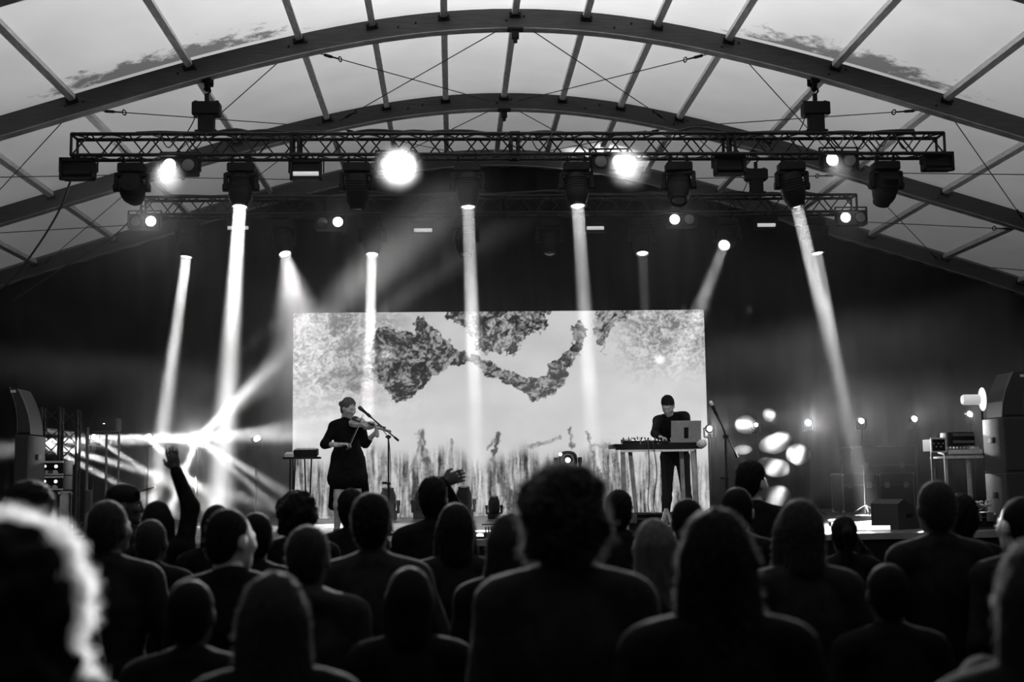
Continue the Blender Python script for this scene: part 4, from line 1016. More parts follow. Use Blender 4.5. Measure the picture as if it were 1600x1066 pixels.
def surface_nets(F, lo, h):
    neg = F < 0; n = np.array(F.shape)
    c = [neg[i:n[0]-1+i, j:n[1]-1+j, k:n[2]-1+k] for i in (0, 1) for j in (0, 1) for k in (0, 1)]
    sm = sum(x.astype(np.int8) for x in c); act = (sm > 0) & (sm < 8)
    idx = np.full(act.shape, -1, int); I = np.argwhere(act); idx[act] = np.arange(len(I))
    acc = np.zeros((len(I), 3)); cnt = np.zeros(len(I))
    cor = [(i, j, k) for i in (0, 1) for j in (0, 1) for k in (0, 1)]
    val = {q: F[I[:, 0]+q[0], I[:, 1]+q[1], I[:, 2]+q[2]] for q in cor}
    for q in cor:
        for a in range(3):
            if q[a]: continue
            p = list(q); p[a] = 1; p = tuple(p); va, vb = val[q], val[p]; m = (va < 0) != (vb < 0)
            t = np.where(m, va/np.where(np.abs(va-vb) < 1e-12, 1, va-vb), 0)
            e = np.tile(np.array(q, float), (len(I), 1)); e[:, a] = t; acc[m] += e[m]; cnt[m] += 1
    Vv = lo+h*(I+acc/cnt[:, None])
    quads = []
    for a in range(3):
        b, c_ = (a+1) % 3, (a+2) % 3
        s0 = [slice(None)]*3; s1 = [slice(None)]*3; s0[a] = slice(0, -1); s1[a] = slice(1, None)
        A, B = neg[tuple(s0)], neg[tuple(s1)]
        E = np.argwhere(A != B); E = E[(E[:, b] > 0) & (E[:, c_] > 0) & (E[:, b] < n[b]-1) & (E[:, c_] < n[c_]-1)]
        if len(E) == 0: continue
        f = A[E[:, 0], E[:, 1], E[:, 2]]
        def g(db, dc):
            e = E.copy(); e[:, b] += db; e[:, c_] += dc; return idx[e[:, 0], e[:, 1], e[:, 2]]
        q = np.stack([g(-1, -1), g(0, -1), g(0, 0), g(-1, 0)], -1); q[~f] = q[~f][:, ::-1]; quads.append(q)
    return Vv, np.concatenate(quads)
def np_mesh(name, parts, m):
    """several (V, Q) surfaces into one smooth mesh"""
    Vs = []; Qs = []; o = 0
    for v, q in parts: Vs.append(v); Qs.append(q+o); o += len(v)
    v = np.concatenate(Vs); q = np.concatenate(Qs)
    me = bpy.data.meshes.new(name); me.vertices.add(len(v)); me.vertices.foreach_set('co', v.ravel())
    me.loops.add(q.size); me.loops.foreach_set('vertex_index', q.ravel()); me.polygons.add(len(q))
    me.polygons.foreach_set('loop_start', np.arange(len(q))*4); me.polygons.foreach_set('loop_total', np.full(len(q), 4))
    me.update(calc_edges=True); me.validate(); me.polygons.foreach_set('use_smooth', [True]*len(me.polygons)); me.materials.append(M[m] if isinstance(m, str) else m)
    return me
def RX(a): return np.array(Matrix.Rotation(a, 3, 'X'))
def RZ(a): return np.array(Matrix.Rotation(a, 3, 'Z'))
def RY(a): return np.array(Matrix.Rotation(a, 3, 'Y'))
def head_sdf(c, R, female=False):
    """face looks along R @ +Y"""
    s = SDF(); c = V3(*c); w = 0.95 if female else 1.0
    def e(p, r, k=0.02): s.ell(c+R@V3(*p), r, R, k)
    def cp(p, q, a, b, k=0.012): s.cap(c+R@V3(*p), c+R@V3(*q), a, b, k)
    e((0, -0.012, 0.02), (0.075*w, 0.095, 0.098)); e((0, 0.03, -0.035), (0.062*w, 0.064, 0.085), 0.03); e((0, 0.045, -0.085), (0.046*w, 0.045, 0.034), 0.03)
    e((0, 0.080, 0.024), (0.048, 0.018, 0.012), 0.015); cp((0, 0.092, 0.012), (0, 0.112, -0.028), 0.008, 0.013); e((-0.012, 0.1, -0.032), (0.009, 0.011, 0.008), 0.01); e((0.012, 0.1, -0.032), (0.009, 0.011, 0.008), 0.01)
    e((0, 0.091, -0.058), (0.024, 0.011, 0.006), 0.006); e((0, 0.090, -0.069), (0.021, 0.011, 0.006), 0.005); e((0, 0.082, -0.103), (0.02, 0.016, 0.016), 0.02)
    e((-0.04, 0.068, -0.02), (0.02, 0.02, 0.02), 0.03); e((0.04, 0.068, -0.02), (0.02, 0.02, 0.02), 0.03)
    for q in (-1, 1): e((q*0.078*w, -0.008, -0.008), (0.009, 0.024, 0.034), 0.01); s.cut(c+R@V3(q*0.031, 0.1, 0.004), (0.017, 0.018, 0.011), R)
    s.cap(c+R@V3(0, -0.02, -0.05), c+R@V3(0, -0.025, -0.16), 0.052*w, 0.056*w, 0.03)
    return s
def hand_sdf(wr, d, n, thumb, curl=0.5):
    """wrist point, finger direction, palm normal, thumb side (+1/-1)"""
    wr = V3(*wr); d = V3(*d); d /= np.linalg.norm(d); n = V3(*n); n = n-d*(n@d); n /= np.linalg.norm(n); s_ = np.cross(d, n)*thumb
    B = np.stack([s_, d, n], 1); h = SDF()
    h.cap(wr-d*0.05, wr+d*0.02, 0.026, 0.026); h.ell(wr+d*0.055, (0.040, 0.048, 0.016), B)
    for off, L_ in ((0.030, 0.066), (0.010, 0.076), (-0.010, 0.071), (-0.029, 0.056)):
        a = wr+d*0.088+s_*off; e1 = d*math.cos(curl*0.6)+n*math.sin(curl*0.6); e2 = d*math.cos(curl*1.5)+n*math.sin(curl*1.5)
        m_ = a+e1*L_*0.55+s_*off*0.12; h.cap(a-d*0.015, m_, 0.0095, 0.0085, 0.006); h.cap(m_, m_+e2*L_*0.5, 0.0085, 0.007, 0.006)
    a = wr+d*0.03+s_*0.028; m_ = a+s_*0.026+d*0.028+n*0.008; h.cap(a, m_, 0.013, 0.011, 0.01); h.cap(m_, m_+d*0.03+s_*0.006+n*0.01*curl, 0.010, 0.008, 0.008)
    return h
DEF = dict(pelvis=(0, 0, 0.96), chest=(0, 0.0, 1.26), neck=(0, -0.015, 1.47), head=(0, 0.02, 1.632), hipL=(-0.09, 0, 0.92), hipR=(0.09, 0, 0.92), kneeL=(-0.10, 0.02, 0.50), kneeR=(0.10, 0.02, 0.50),
           ankL=(-0.11, -0.02, 0.085), ankR=(0.11, -0.02, 0.085), shL=(-0.175, -0.01, 1.405), shR=(0.175, -0.01, 1.405), elL=(-0.235, -0.05, 1.12), elR=(0.235, -0.05, 1.12),
           wrL=(-0.22, 0.07, 0.90), wrR=(0.22, 0.07, 0.90), hdL=(0.02, 0.15, -0.95), hdR=(-0.02, 0.15, -0.95), pnL=(1, 0.2, 0.1), pnR=(-1, 0.2, 0.1), toe=(0, 1, 0))
def person_surfaces(J, headR, female=False, fat=1.0, res=0.018, bare_legs=False, sleeve=1.0, top='shirt', hem=None, curl=(0.5, 0.5), flip=False, tunic=False):
    g = {k: V3(*v) for k, v in {**DEF, **J}.items()}; out = {}
    def limbs(s, ex=0.0, arms=True, legs=True, af=1.0):
        if arms:
            for q in 'LR':
                s.cap(g['sh'+q], g['el'+q], 0.05*fat+ex, 0.040+ex); m_ = g['el'+q]+(g['wr'+q]-g['el'+q])*min(1, af); s.cap(g['el'+q], m_, 0.040+ex, (0.040+(0.026-0.040)*min(1, af))+ex)
        if legs:
            for q in 'LR': s.cap(g['hip'+q], g['knee'+q], 0.085*fat+ex, 0.055+ex); cf = g['knee'+q]+(g['ank'+q]-g['knee'+q])*0.3+V3(0, -0.01, 0); s.cap(g['knee'+q], cf, 0.053+ex, 0.055+ex); s.cap(cf, g['ank'+q], 0.055+ex, 0.038+ex)
    def torso(s, ex=0.0, low=True):
        up = g['neck']-g['chest']; sd = g['shR']-g['shL']; sd = sd/np.linalg.norm(sd); up = up/np.linalg.norm(up); fw = np.cross(up, sd); B = np.stack([sd, fw, up], 1)
        w_ = (0.150 if female else 0.165)*fat
        s.ell(g['chest']+up*0.02, (w_+ex, 0.105*fat+ex, 0.19+ex), B, 0.06); s.cap(g['chest'], g['pelvis'], (0.115 if female else 0.128)*fat+ex, 0.13*fat+ex, 0.06)
        s.cap(g['shL'], g['shR'], 0.055+ex, 0.055+ex, 0.05); s.cap(g['chest']+up*0.12, g['neck'], 0.085+ex, 0.052+ex, 0.05)
        for q in 'LR': s.cap(g['neck']-up*0.01, g['neck']*0.3+g['sh'+q]*0.7+up*0.015, 0.045+ex, 0.042+ex, 0.04)
        if low: s.ell(g['pelvis'], (0.16*fat+ex, 0.115*fat+ex, 0.11+ex), None, 0.05)
        return B
    b = SDF(); torso(b); limbs(b); b.cap(g['neck'], g['head']-V3(0, 0, 0.06), 0.052, 0.05)
    t = g['toe']/np.linalg.norm(g['toe'])
    for q in 'LR': b.cap(g['ank'+q]-V3(0, 0, 0.035)-t*0.02, g['ank'+q]-V3(0, 0, 0.05)+t*0.14, 0.038, 0.03)
    parts = [b.mesh(res, 0.035), head_sdf(g['head'], headR, female).mesh(min(0.009, res*0.6), 0.02)]
    for q, th in ((('L', -1), ('R', 1)) if not flip else (('L', 1), ('R', -1))): parts.append(hand_sdf(g['wr'+q], g['hd'+q], g['pn'+q], th, curl[0 if q == 'L' else 1]).mesh(0.006, 0.012))
    out['body'] = parts
    s = SDF(); torso(s, 0.016, False); limbs(s, 0.014, True, False, sleeve); s.ell(g['pelvis']+V3(0, 0, 0.03), (0.165*fat+0.016, 0.12*fat+0.016, 0.10), None, 0.05)
    if hem is not None:
        for q in 'LR': s.cap(g['hip'+q], g['hip'+q]*(1-hem[0])+g['knee'+q]*hem[0]+V3(0, 0, 0), 0.12*fat, hem[1], 0.08)
    if tunic: s.cap(g['chest']+V3(0, 0, 0.05), g['pelvis']-V3(0, 0, 0.1), 0.135, 0.165, 0.06)
    if top == 'hoodie': s.ell(g['neck']+V3(0, -0.06, 0.0), (0.11, 0.07, 0.06), None, 0.04)
    out['top'] = [s.mesh(res, 0.035)]
    if not bare_legs:
        s = SDF(); limbs(s, 0.012, False, True); s.ell(g['pelvis']-V3(0, 0, 0.02), (0.165*fat+0.008, 0.12*fat+0.008, 0.11), None, 0.05); out['trousers'] = [s.mesh(res*1.1, 0.035)]
    for q in 'LR':
        s = SDF(); s.cap(g['ank'+q]-V3(0, 0, 0.035)-t*0.03, g['ank'+q]-V3(0, 0, 0.045)+t*0.15, 0.046, 0.04); s.ell(g['ank'+q]-V3(0, 0, 0.07)+t*0.06, (0.045+abs(t[0])*0.08, 0.045+abs(t[1])*0.08, 0.016)); out['shoe'+q] = [s.mesh(0.016, 0.02)]
    out['g'] = g
    return out
def hair_sdf(c, R, style, h=0.011):
    s = SDF(); c = V3(*c)
    def e(p, r, k=0.02): s.ell(c+R@V3(*p), r, R, k)
    def cp(p, q, a, b, k=0.03): s.cap(c+R@V3(*p), c+R@V3(*q), a, b, k)
    e((0, -0.028, 0.036), (0.083, 0.092, 0.097)); e((0, -0.055, -0.02), (0.072, 0.06, 0.085), 0.03)
    amp = 0.006
    if style == 'bun': cp((0, -0.10, 0.08), (0, -0.125, 0.09), 0.035, 0.035, 0.015)
    elif style == 'low_bun': e((0, -0.022, 0.050), (0.081, 0.092, 0.085)); cp((0, -0.115, 0.015), (0, -0.15, 0.012), 0.044, 0.040, 0.012); amp = 0.012
    elif style == 'frizzy': e((0, -0.03, 0.03), (0.115, 0.125, 0.112), 0.03); e((0, -0.06, -0.05), (0.10, 0.08, 0.08), 0.03); amp = 0.022
    elif style == 'curly': e((0, -0.03, 0.03), (0.125, 0.125, 0.115), 0.03); cp((0, -0.07, -0.02), (0, -0.09, -0.45), 0.11, 0.12, 0.04); cp((-0.09, -0.03, 0), (-0.125, -0.05, -0.42), 0.05, 0.06); cp((0.09, -0.03, 0), (0.125, -0.05, -0.42), 0.05, 0.06); amp = 0.022
    elif style == 'long':
        cp((0, -0.06, 0.0), (0, -0.085, -0.36), 0.08, 0.06); 
        for q in (-1, 1): cp((q*0.055, -0.03, 0.0), (q*0.085, -0.055, -0.32), 0.045, 0.045)
        amp = 0.008
    elif style == 'bob':
        cp((0, -0.05, 0.0), (0, -0.06, -0.13), 0.085, 0.08)
        for q in (-1, 1): cp((q*0.06, 0.0, 0.0), (q*0.075, 0.005, -0.12), 0.04, 0.035)
    elif style == 'pony': cp((0, -0.11, 0.06), (0, -0.15, 0.02), 0.025, 0.03, 0.015); cp((0, -0.15, 0.02), (0, -0.14, -0.22), 0.034, 0.018, 0.02)
    elif style == 'crop': amp = 0.003
    elif style == 'top': e((0, -0.01, 0.075), (0.075, 0.085, 0.07), 0.03); amp = 0.012
    def nz(X, Y, Z):
        if amp > 0.015:
            r = np.random.default_rng(3); o = 0
            for k in range(14):
                d = r.normal(0, 1, 3); d /= np.linalg.norm(d); f = r.uniform(45, 150); o = o+np.sin((X*d[0]+Y*d[1]+Z*d[2])*f+r.uniform(0, 6.28))*60/(60+f)
            return amp*0.42*o
        return amp*0.5*(np.sin(X*130+9*np.sin(Z*9))*np.sin(Y*110+Z*8+2))
    return s.mesh(h, 0.02, nz)
def strands(VQ, n, length, droop, seed, curl=0.0, wd=0.0012, segs=4, out=0.6, zmin=None):
    """thin ribbons growing from a hair surface"""
    r = np.random.default_rng(seed); v, q = VQ; nrm = np.zeros_like(v); a = v[q[:, 0]]; fn = np.cross(v[q[:, 1]]-a, v[q[:, 2]]-a)
    for k in range(4): np.add.at(nrm, q[:, k], fn)
    nrm /= np.linalg.norm(nrm, axis=1)[:, None]+1e-9
    i = q[r.integers(0, len(q), n), 0]; p = v[i].copy(); d = nrm[i]*out+r.normal(0, 0.35, (n, 3)); d /= np.linalg.norm(d, axis=1)[:, None]
    side = np.cross(d, r.normal(0, 1, (n, 3))); side /= np.linalg.norm(side, axis=1)[:, None]
    L_ = length*r.uniform(0.4, 1.0, n)[:, None]; ph = r.uniform(0, 6.28, n)[:, None]; up = np.cross(d, side)
    P = [p-d*0.004]; cur = p.copy()
    for k in range(1, segs+1):
        t = k/segs; dd = d*(1-t*0.5)+V3(0, 0, -1)*droop*t; cur = cur+dd*L_/segs
        P.append(cur+curl*(side*np.sin(ph+k*2.1)+up*np.cos(ph+k*2.1)))
    P = np.stack(P, 1); W_ = wd*np.linspace(1, 0.25, segs+1)[None, :, None]
    A, B = P-side[:, None]*W_, P+side[:, None]*W_
    vs = np.stack([A, B], 2).reshape(-1, 3); base = np.arange(n)[:, None]*(segs+1)*2+np.arange(segs)[None]*2
    qs = np.stack([base, base+1, base+3, base+2], -1).reshape(-1, 4)
    return vs, qs
def hair_mat(name, v, tr=0.35, rough=0.8):
    m, nt, b = _new(name); N = nt.nodes.new; L = nt.links.new
    b.inputs['Base Color'].default_value = (v, v, v, 1); b.inputs['Roughness'].default_value = rough; b.inputs['Specular IOR Level'].default_value = 0.06
    tc = N('ShaderNodeTexCoord'); nz = N('ShaderNodeTexNoise'); nz.inputs['Scale'].default_value = 40; L(tc.outputs['Object'], nz.inputs['Vector'])
    mr = N('ShaderNodeMapRange'); mr.inputs['To Min'].default_value = v*0.6; mr.inputs['To Max'].default_value = v*1.4; L(nz.outputs['Fac'], mr.inputs['Value'])
    cc = N('ShaderNodeCombineColor'); [L(mr.outputs[0], cc.inputs[i]) for i in range(3)]; L(cc.outputs[0], b.inputs['Base Color'])
    t = N('ShaderNodeBsdfTranslucent'); L(cc.outputs[0], t.inputs['Color']); mx = N('ShaderNodeMixShader'); mx.inputs[0].default_value = tr
    L(b.outputs[0], mx.inputs[1]); L(t.outputs[0], mx.inputs[2]); L(mx.outputs[0], nt.nodes['Material Output'].inputs['Surface']); return m
M['hair_dark'] = hair_mat('hair_dark', 0.007); M['hair_mid'] = hair_mat('hair_mid', 0.02); M['hair_fair'] = hair_mat('hair_fair', 0.10, 0.5); M['hair_pale'] = hair_mat('hair_pale', 0.85, 0.75); M['hair_rim'] = hair_mat('hair_rim', 0.06, 0.6)  # strand materials made paler than the hair to paint its backlit edge
M['skin'] = mat('skin', 0.30, 0.5, 0, 0.12, 14, spec=0.4); M['skin_shaded'] = mat('skin_shaded', 0.035, 0.6, 0, 0.12, 14, spec=0.1)  # crowd skin darkened in colour to read as silhouettes; plain skin for lit faces
M['cloth_black'] = mat('cloth_black', 0.005, 0.9, 0, 0.4, 20, 0.2, spec=0.03); M['cloth_dark'] = mat('cloth_dark', 0.008, 0.9, 0, 0.4, 20, 0.2, spec=0.03); M['cloth_grey'] = mat('cloth_grey', 0.013, 0.9, 0, 0.35, 20, 0.2, spec=0.03)
M['denim'] = mat('denim', 0.012, 0.9, 0, 0.3, 60, 0.2, spec=0.03); M['shoe'] = mat('shoe', 0.02, 0.5, 0, 0.3, 20); M['eye'] = mat('eye', 0.5, 0.15, 0, 0.05, 5, spec=0.7); M['pupil'] = mat('pupil', 0.01, 0.1, 0, 0.05, 5, spec=0.7)
_cache = {}
def cached(key, fn):
    if key not in _cache: _cache[key] = fn()
    return _cache[key]
def eyes(parent, c, R):
    for q in (-1, 1):
        p = V3(*c)+R@V3(q*0.031, 0.079, 0.004); f = R@V3(0, 1, 0)
        e = MB().lathe([(0.002, -0.0115), (0.008, -0.009), (0.0115, 0), (0.008, 0.009), (0.002, 0.0115)], p, f, 10).build('eye', 'eye', parent)
        MB().disc(Vector(p+f*0.0118), f, 0.0045, 10, 0.001).build('pupil', 'pupil', e)
POSES = {
 'down': {},
 'hands_front': dict(elL=(-0.25, 0.02, 1.14), elR=(0.25, 0.02, 1.14), wrL=(-0.09, 0.22, 1.12), wrR=(0.09, 0.22, 1.12), hdL=(0.8, 0.5, 0.1), hdR=(-0.8, 0.5, 0.1), pnL=(0, 0, -1), pnR=(0, 0, -1)),
 'wide': dict(elL=(-0.29, -0.03, 1.14), elR=(0.29, -0.03, 1.14), wrL=(-0.20, 0.15, 0.98), wrR=(0.20, 0.15, 0.98)),
 'arm_up': dict(elR=(0.19, 0.06, 1.72), wrR=(0.09, 0.08, 1.95), hdR=(-0.25, 0.0, 1.0), pnR=(0, 1, 0), shR=(0.165, 0, 1.45)),
 'point': dict(elR=(0.16, 0.22, 1.52), wrR=(0.05, 0.16, 1.74), hdR=(1.0, 0.1, 0.35), pnR=(0, 1, -0.2), shR=(0.165, 0, 1.43)),
 'to_ear': dict(elR=(0.29, 0.1, 1.30), wrR=(0.15, 0.08, 1.52), hdR=(-0.35, 0.1, 0.9), pnR=(-1, 0, 0), shR=(0.17, 0, 1.42)),
}
def crowd_person(label, px, ytop, D, hair='crop', hm='hair_dark', pose='down', turn=0.0, tilt=0.0, female=False, fat=1.0, top='cloth_black', kind='shirt', hat=None, strand=0, sm=None, skin='skin_shaded'):
    key = (pose, female, round(fat, 2), round(turn, 2), round(tilt, 2), kind)
    R = RZ(-turn)@RX(-tilt)
    def mk():
        s = person_surfaces(POSES[pose], R, female, fat, 0.02, top=kind)
        return {k: np_mesh('person_'+k, s[k], 'skin') for k in s if k != 'g'}
    ms = cached(key, mk)
    zt = {'frizzy': 1.775, 'curly': 1.78, 'top': 1.775}.get(hair, 1.766)
    if hat == 'cap': zt = 1.775
    if hat == 'brim': zt = 1.80
    p = at(px, ytop, D); sc = p.z/zt
    t = thing('person', label, 'person', (p.x, D, 0), 0, 'audience standing before the stage'); t.scale = (sc, sc, sc)
    def put(nm, me, m_): 
        o = link(nm, me, t)
        me2 = me
        o.material_slots[0].link = 'OBJECT'; o.material_slots[0].material = M[m_]; return o
    bo = put('body', ms['body'], skin); put('jacket' if kind == 'hoodie' else 'shirt', ms['top'], top); put('trousers', ms['trousers'], 'denim')
    put('shoe', ms['shoeL'], 'shoe'); put('shoe', ms['shoeR'], 'shoe')
    c = DEF['head']
    eyes(bo, c, R)
    hk = ('hair', hair, round(turn, 2), round(tilt, 2)); hv = cached(hk+('v',), lambda: hair_sdf(c, R, hair)); hme = cached(hk+('m',), lambda: np_mesh('hair', [hv], 'hair_dark'))
    ho = put('hair', hme, hm)
    if strand:
        n, L_, dr, cu = strand[:4]; hv2 = hv
        if len(strand) > 4: hv2 = (hv[0], hv[1][hv[0][hv[1][:, 0], 1] > strand[4]])
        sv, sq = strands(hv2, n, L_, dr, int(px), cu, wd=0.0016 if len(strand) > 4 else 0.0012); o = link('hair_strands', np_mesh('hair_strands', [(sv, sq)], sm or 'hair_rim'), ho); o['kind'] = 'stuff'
    def hp(q): return Vector(V3(*c)+R@V3(*q))
    if hat == 'cap':
        up = Vector(R@V3(0, 0, 1)); fwd = Vector(R@V3(0, 1, 0)); sd = Vector(R@V3(1, 0, 0))
        h_ = MB().lathe([(0.098, 0.03), (0.103, 0.05), (0.099, 0.085), (0.075, 0.115), (0.035, 0.132), (0.004, 0.135)], hp((0, -0.012, 0)), up, 24, sx=0.9, sy=1.02).build('cap', 'cloth_dark', t)
        poly = [hp((0, 0, 0.045))+fwd*(0.06+0.115*math.sin(a))+sd*(0.078*math.cos(a)) for a in np.linspace(0, PI, 13)]
        tilt_ = [q+up*(0.03+0.035*((q-hp((0, 0, 0.045))).dot(fwd)-0.06)/0.1) for q in poly]
        MB().prism(tilt_, (0, 0, 0), tuple(up*0.011)).build('cap_brim', 'cloth_dark', h_)
    if hat == 'brim':
        up = Vector(R@V3(0, 0, 1))
        h_ = MB().lathe([(0.10, 0.03), (0.105, 0.05), (0.098, 0.11), (0.085, 0.15), (0.045, 0.165), (0.004, 0.16)], hp((0, -0.012, 0)), up, 24).build('hat', 'cloth_black', t)
        MB().lathe([(0.10, 0.03), (0.17, 0.02), (0.172, 0.027), (0.10, 0.042)], hp((0, -0.012, 0)), up, 28).build('hat_brim', 'cloth_black', h_)
    return t

# ================================================================= AUDIENCE
S = lambda n, l, d=0.5, c=0.0: (n, l, d, c)
CP = crowd_person
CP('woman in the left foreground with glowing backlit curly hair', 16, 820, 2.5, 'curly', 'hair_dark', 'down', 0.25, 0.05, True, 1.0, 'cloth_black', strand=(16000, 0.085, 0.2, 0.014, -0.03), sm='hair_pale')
CP('dark haired person half hidden behind the glowing curls at the left', 48, 752, 5.0, 'top', 'hair_dark', 'down', 0.2, 0, False)
CP('man in a flat brimmed cap looking right', 194, 754, 8.4, 'crop', 'hair_dark', 'down', 1.35, 0.05, False, 1.0, 'cloth_dark', hat='cap')
CP('broad man with short fuzzy hair in front of the cap wearer', 172, 781, 5.9, 'crop', 'hair_mid', 'wide', 0.35, 0, False, 1.12, 'cloth_dark', strand=S(900, 0.02))
CP('person raising one arm with spread fingers at the left', 247, 782, 8.0, 'bob', 'hair_dark', 'arm_up', 0.1, 0, True, 0.95)
CP('short haired person just below the raised arm', 238, 811, 6.9, 'crop', 'hair_mid', 'down', 0.2, 0, False, 1.0, strand=S(700, 0.018))
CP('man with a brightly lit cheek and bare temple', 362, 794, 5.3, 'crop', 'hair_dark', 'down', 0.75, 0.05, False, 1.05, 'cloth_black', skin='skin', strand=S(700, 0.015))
CP('dark head seen just left behind the man with the lit cheek', 340, 788, 7.7, 'bob', 'hair_dark', 'down', 0.1, 0, True)
CP('dark head seen just right behind the man with the lit cheek', 399, 800, 6.3, 'crop', 'hair_dark', 'down', -0.2, 0, False)
CP('person with bushy dark hair left below the violinist', 466, 768, 7.6, 'frizzy', 'hair_dark', 'down', 0.1, 0, False, 1.0, 'cloth_black', strand=S(900, 0.03))
CP('round headed person with a thin rim of light below the bushy haired one', 482, 820, 4.9, 'crop', 'hair_mid', 'down', 0.1, 0, False, 1.08, 'cloth_grey', 'hoodie', strand=S(1100, 0.02))
CP('woman with long smooth hair at the bottom left of centre', 430, 892, 3.35, 'long', 'hair_mid', 'down', 0.05, 0, True, 1.0, 'cloth_black', strand=S(1600, 0.03, 0.8))
CP('small dark head below the violinist', 549, 764, 8.4, 'top', 'hair_dark', 'down', 0.1, 0, False)
CP('man with short hair and rimmed shoulders below the violinist', 581, 768, 5.4, 'crop', 'hair_dark', 'wide', 0.05, 0, False, 1.08, 'cloth_grey', strand=S(900, 0.02))
CP('tall person pointing a hand to the right before the screen', 677, 745, 8.0, 'top', 'hair_dark', 'point', 0.1, 0, False)
CP('person with smooth round hair left of centre', 712, 785, 6.2, 'bob', 'hair_dark', 'down', 0.0, 0, True, 1.1, 'cloth_dark', strand=S(700, 0.015))
CP('tall man with a big mop of frizzy hair in the centre', 880, 730, 3.7, 'frizzy', 'hair_dark', 'down', 0.05, 0, False, 1.12, 'cloth_grey', strand=(4200, 0.05, 0.2, 0.006))
CP('long haired person squeezed left of the tall frizzy man', 799, 800, 5.2, 'long', 'hair_mid', 'down', 0.2, 0, True, 0.95, strand=S(700, 0.02, 0.8))
CP('narrow headed person right of the tall frizzy man', 967, 766, 8.0, 'top', 'hair_dark', 'down', 0.1, 0, False)
CP('woman with long fair hair edged in bright light', 1018, 810, 5.5, 'long', 'hair_fair', 'down', -0.4, 0, True, 0.95, 'cloth_grey', strand=S(1600, 0.03, 0.8))
CP('large dark long haired person right of the fair haired woman', 1116, 792, 3.2, 'long', 'hair_dark', 'wide', 0.0, 0, True, 1.15, 'cloth_black', strand=S(1600, 0.03, 0.7))
CP('small dark head right behind the fair haired woman', 1074, 778, 6.4, 'crop', 'hair_dark', 'down', 0.1, 0, False)
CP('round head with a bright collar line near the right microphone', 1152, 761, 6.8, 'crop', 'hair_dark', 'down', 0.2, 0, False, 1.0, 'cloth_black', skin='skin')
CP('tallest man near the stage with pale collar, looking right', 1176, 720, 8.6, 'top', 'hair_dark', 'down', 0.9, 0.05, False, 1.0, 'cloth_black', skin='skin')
CP('person with neck length hair and a glowing left outline', 1247, 779, 5.0, 'bob', 'hair_mid', 'wide', -0.1, 0, True, 1.08, 'cloth_grey', strand=S(1500, 0.025, 0.6))
CP('small person with tied hair raising a hand to the ear', 1318, 805, 7.4, 'pony', 'hair_dark', 'to_ear', 0.1, 0, True, 0.95)
CP('man with short hair before the right speaker stack', 1462, 750, 5.9, 'crop', 'hair_mid', 'wide', 0.05, 0, False, 1.1, 'cloth_dark', strand=S(800, 0.018))
CP('dark head just right behind the man at the right', 1502, 772, 7.0, 'top', 'hair_dark', 'down', 0, 0, False)
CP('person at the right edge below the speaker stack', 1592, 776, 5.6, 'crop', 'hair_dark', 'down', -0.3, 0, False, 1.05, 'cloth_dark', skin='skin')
CP('large blurred long haired head in the right foreground', 1618, 838, 2.6, 'long', 'hair_mid', 'down', -0.1, 0, True, 1.1, 'cloth_dark', strand=S(1600, 0.03, 0.7))
CP('head top at the bottom right corner', 1535, 1024, 3.15, 'crop', 'hair_mid', 'down', 0.0, 0, True, 1.0, strand=S(1200, 0.02))
CP('dark person filling the row left of the long smooth hair', 300, 905, 4.2, 'crop', 'hair_dark', 'wide', 0.1, 0, False, 1.1)
CP('dark person in the row between the two bottom centre heads', 640, 885, 4.4, 'bob', 'hair_dark', 'down', 0, 0, True, 1.05)
CP('dark person in the row right of the glowing outline', 1385, 880, 4.6, 'crop', 'hair_dark', 'wide', 0, 0, False, 1.05)

# ================================================================= PERFORMERS
def performer(label, loc, J, R, hair, hm, female, topm, legm, **kw):
    s = person_surfaces(J, R, female, kw.pop('fat', 1.0), 0.012, flip=True, **kw)
    t = thing('person', label, 'person', loc)
    bo = link('body', np_mesh('body', s['body'], 'skin'), t)
    link(kw.get('topname', 'dress' if female else 'jumper'), np_mesh('top', s['top'], topm), t)
    if 'trousers' in s: link('trousers', np_mesh('trousers', s['trousers'], legm), t)
    for q in 'LR': link('shoe', np_mesh('shoe', s['shoe'+q], 'shoe'), t)
    hv = hair_sdf(s['g']['head'], R, hair, 0.009); link('hair', np_mesh('hair', [hv], hm), t)
    eyes(bo, s['g']['head'], R)
    return t, s['g']
# violinist
M['hair_brown'] = hair_mat('hair_brown', 0.10, 0.3)
VX = at(543, 800, 16.0).x
RV = RZ(PI+0.75)@RX(-0.35)
vj = dict(pelvis=(0, 0, 0.98), chest=(0, 0, 1.21), neck=(0.01, -0.01, 1.42), head=(0.018, -0.035, 1.575), hipL=(-0.09, 0, 0.92), hipR=(0.09, 0, 0.92), kneeL=(-0.11, -0.03, 0.50), kneeR=(0.12, -0.04, 0.50), ankL=(-0.13, 0, 0.085), ankR=(0.19, 0, 0.085),
          shL=(-0.165, 0, 1.35), shR=(0.165, -0.01, 1.35), elL=(-0.275, -0.08, 1.13), elR=(0.235, -0.20, 1.13), wrL=(-0.07, -0.27, 1.115), wrR=(0.385, -0.33, 1.27), hdL=(0.85, -0.35, 0.12), hdR=(-0.1, -0.1, 1.0), pnL=(0.1, 0.2, -1), pnR=(-1, 0.1, 0.1), toe=(0.25, -1, 0))
tv, gv = performer('violinist in a loose dark dress with bare legs playing beside the boom microphone', (VX, 16.0, STAGE_Z), vj, RV, 'low_bun', 'hair_brown', True, 'cloth_black', 'cloth_black', bare_legs=True, sleeve=0.28, hem=(0.50, 0.155), tunic=True, curl=(0.9, 1.1), fat=1.0)
tl = SDF()
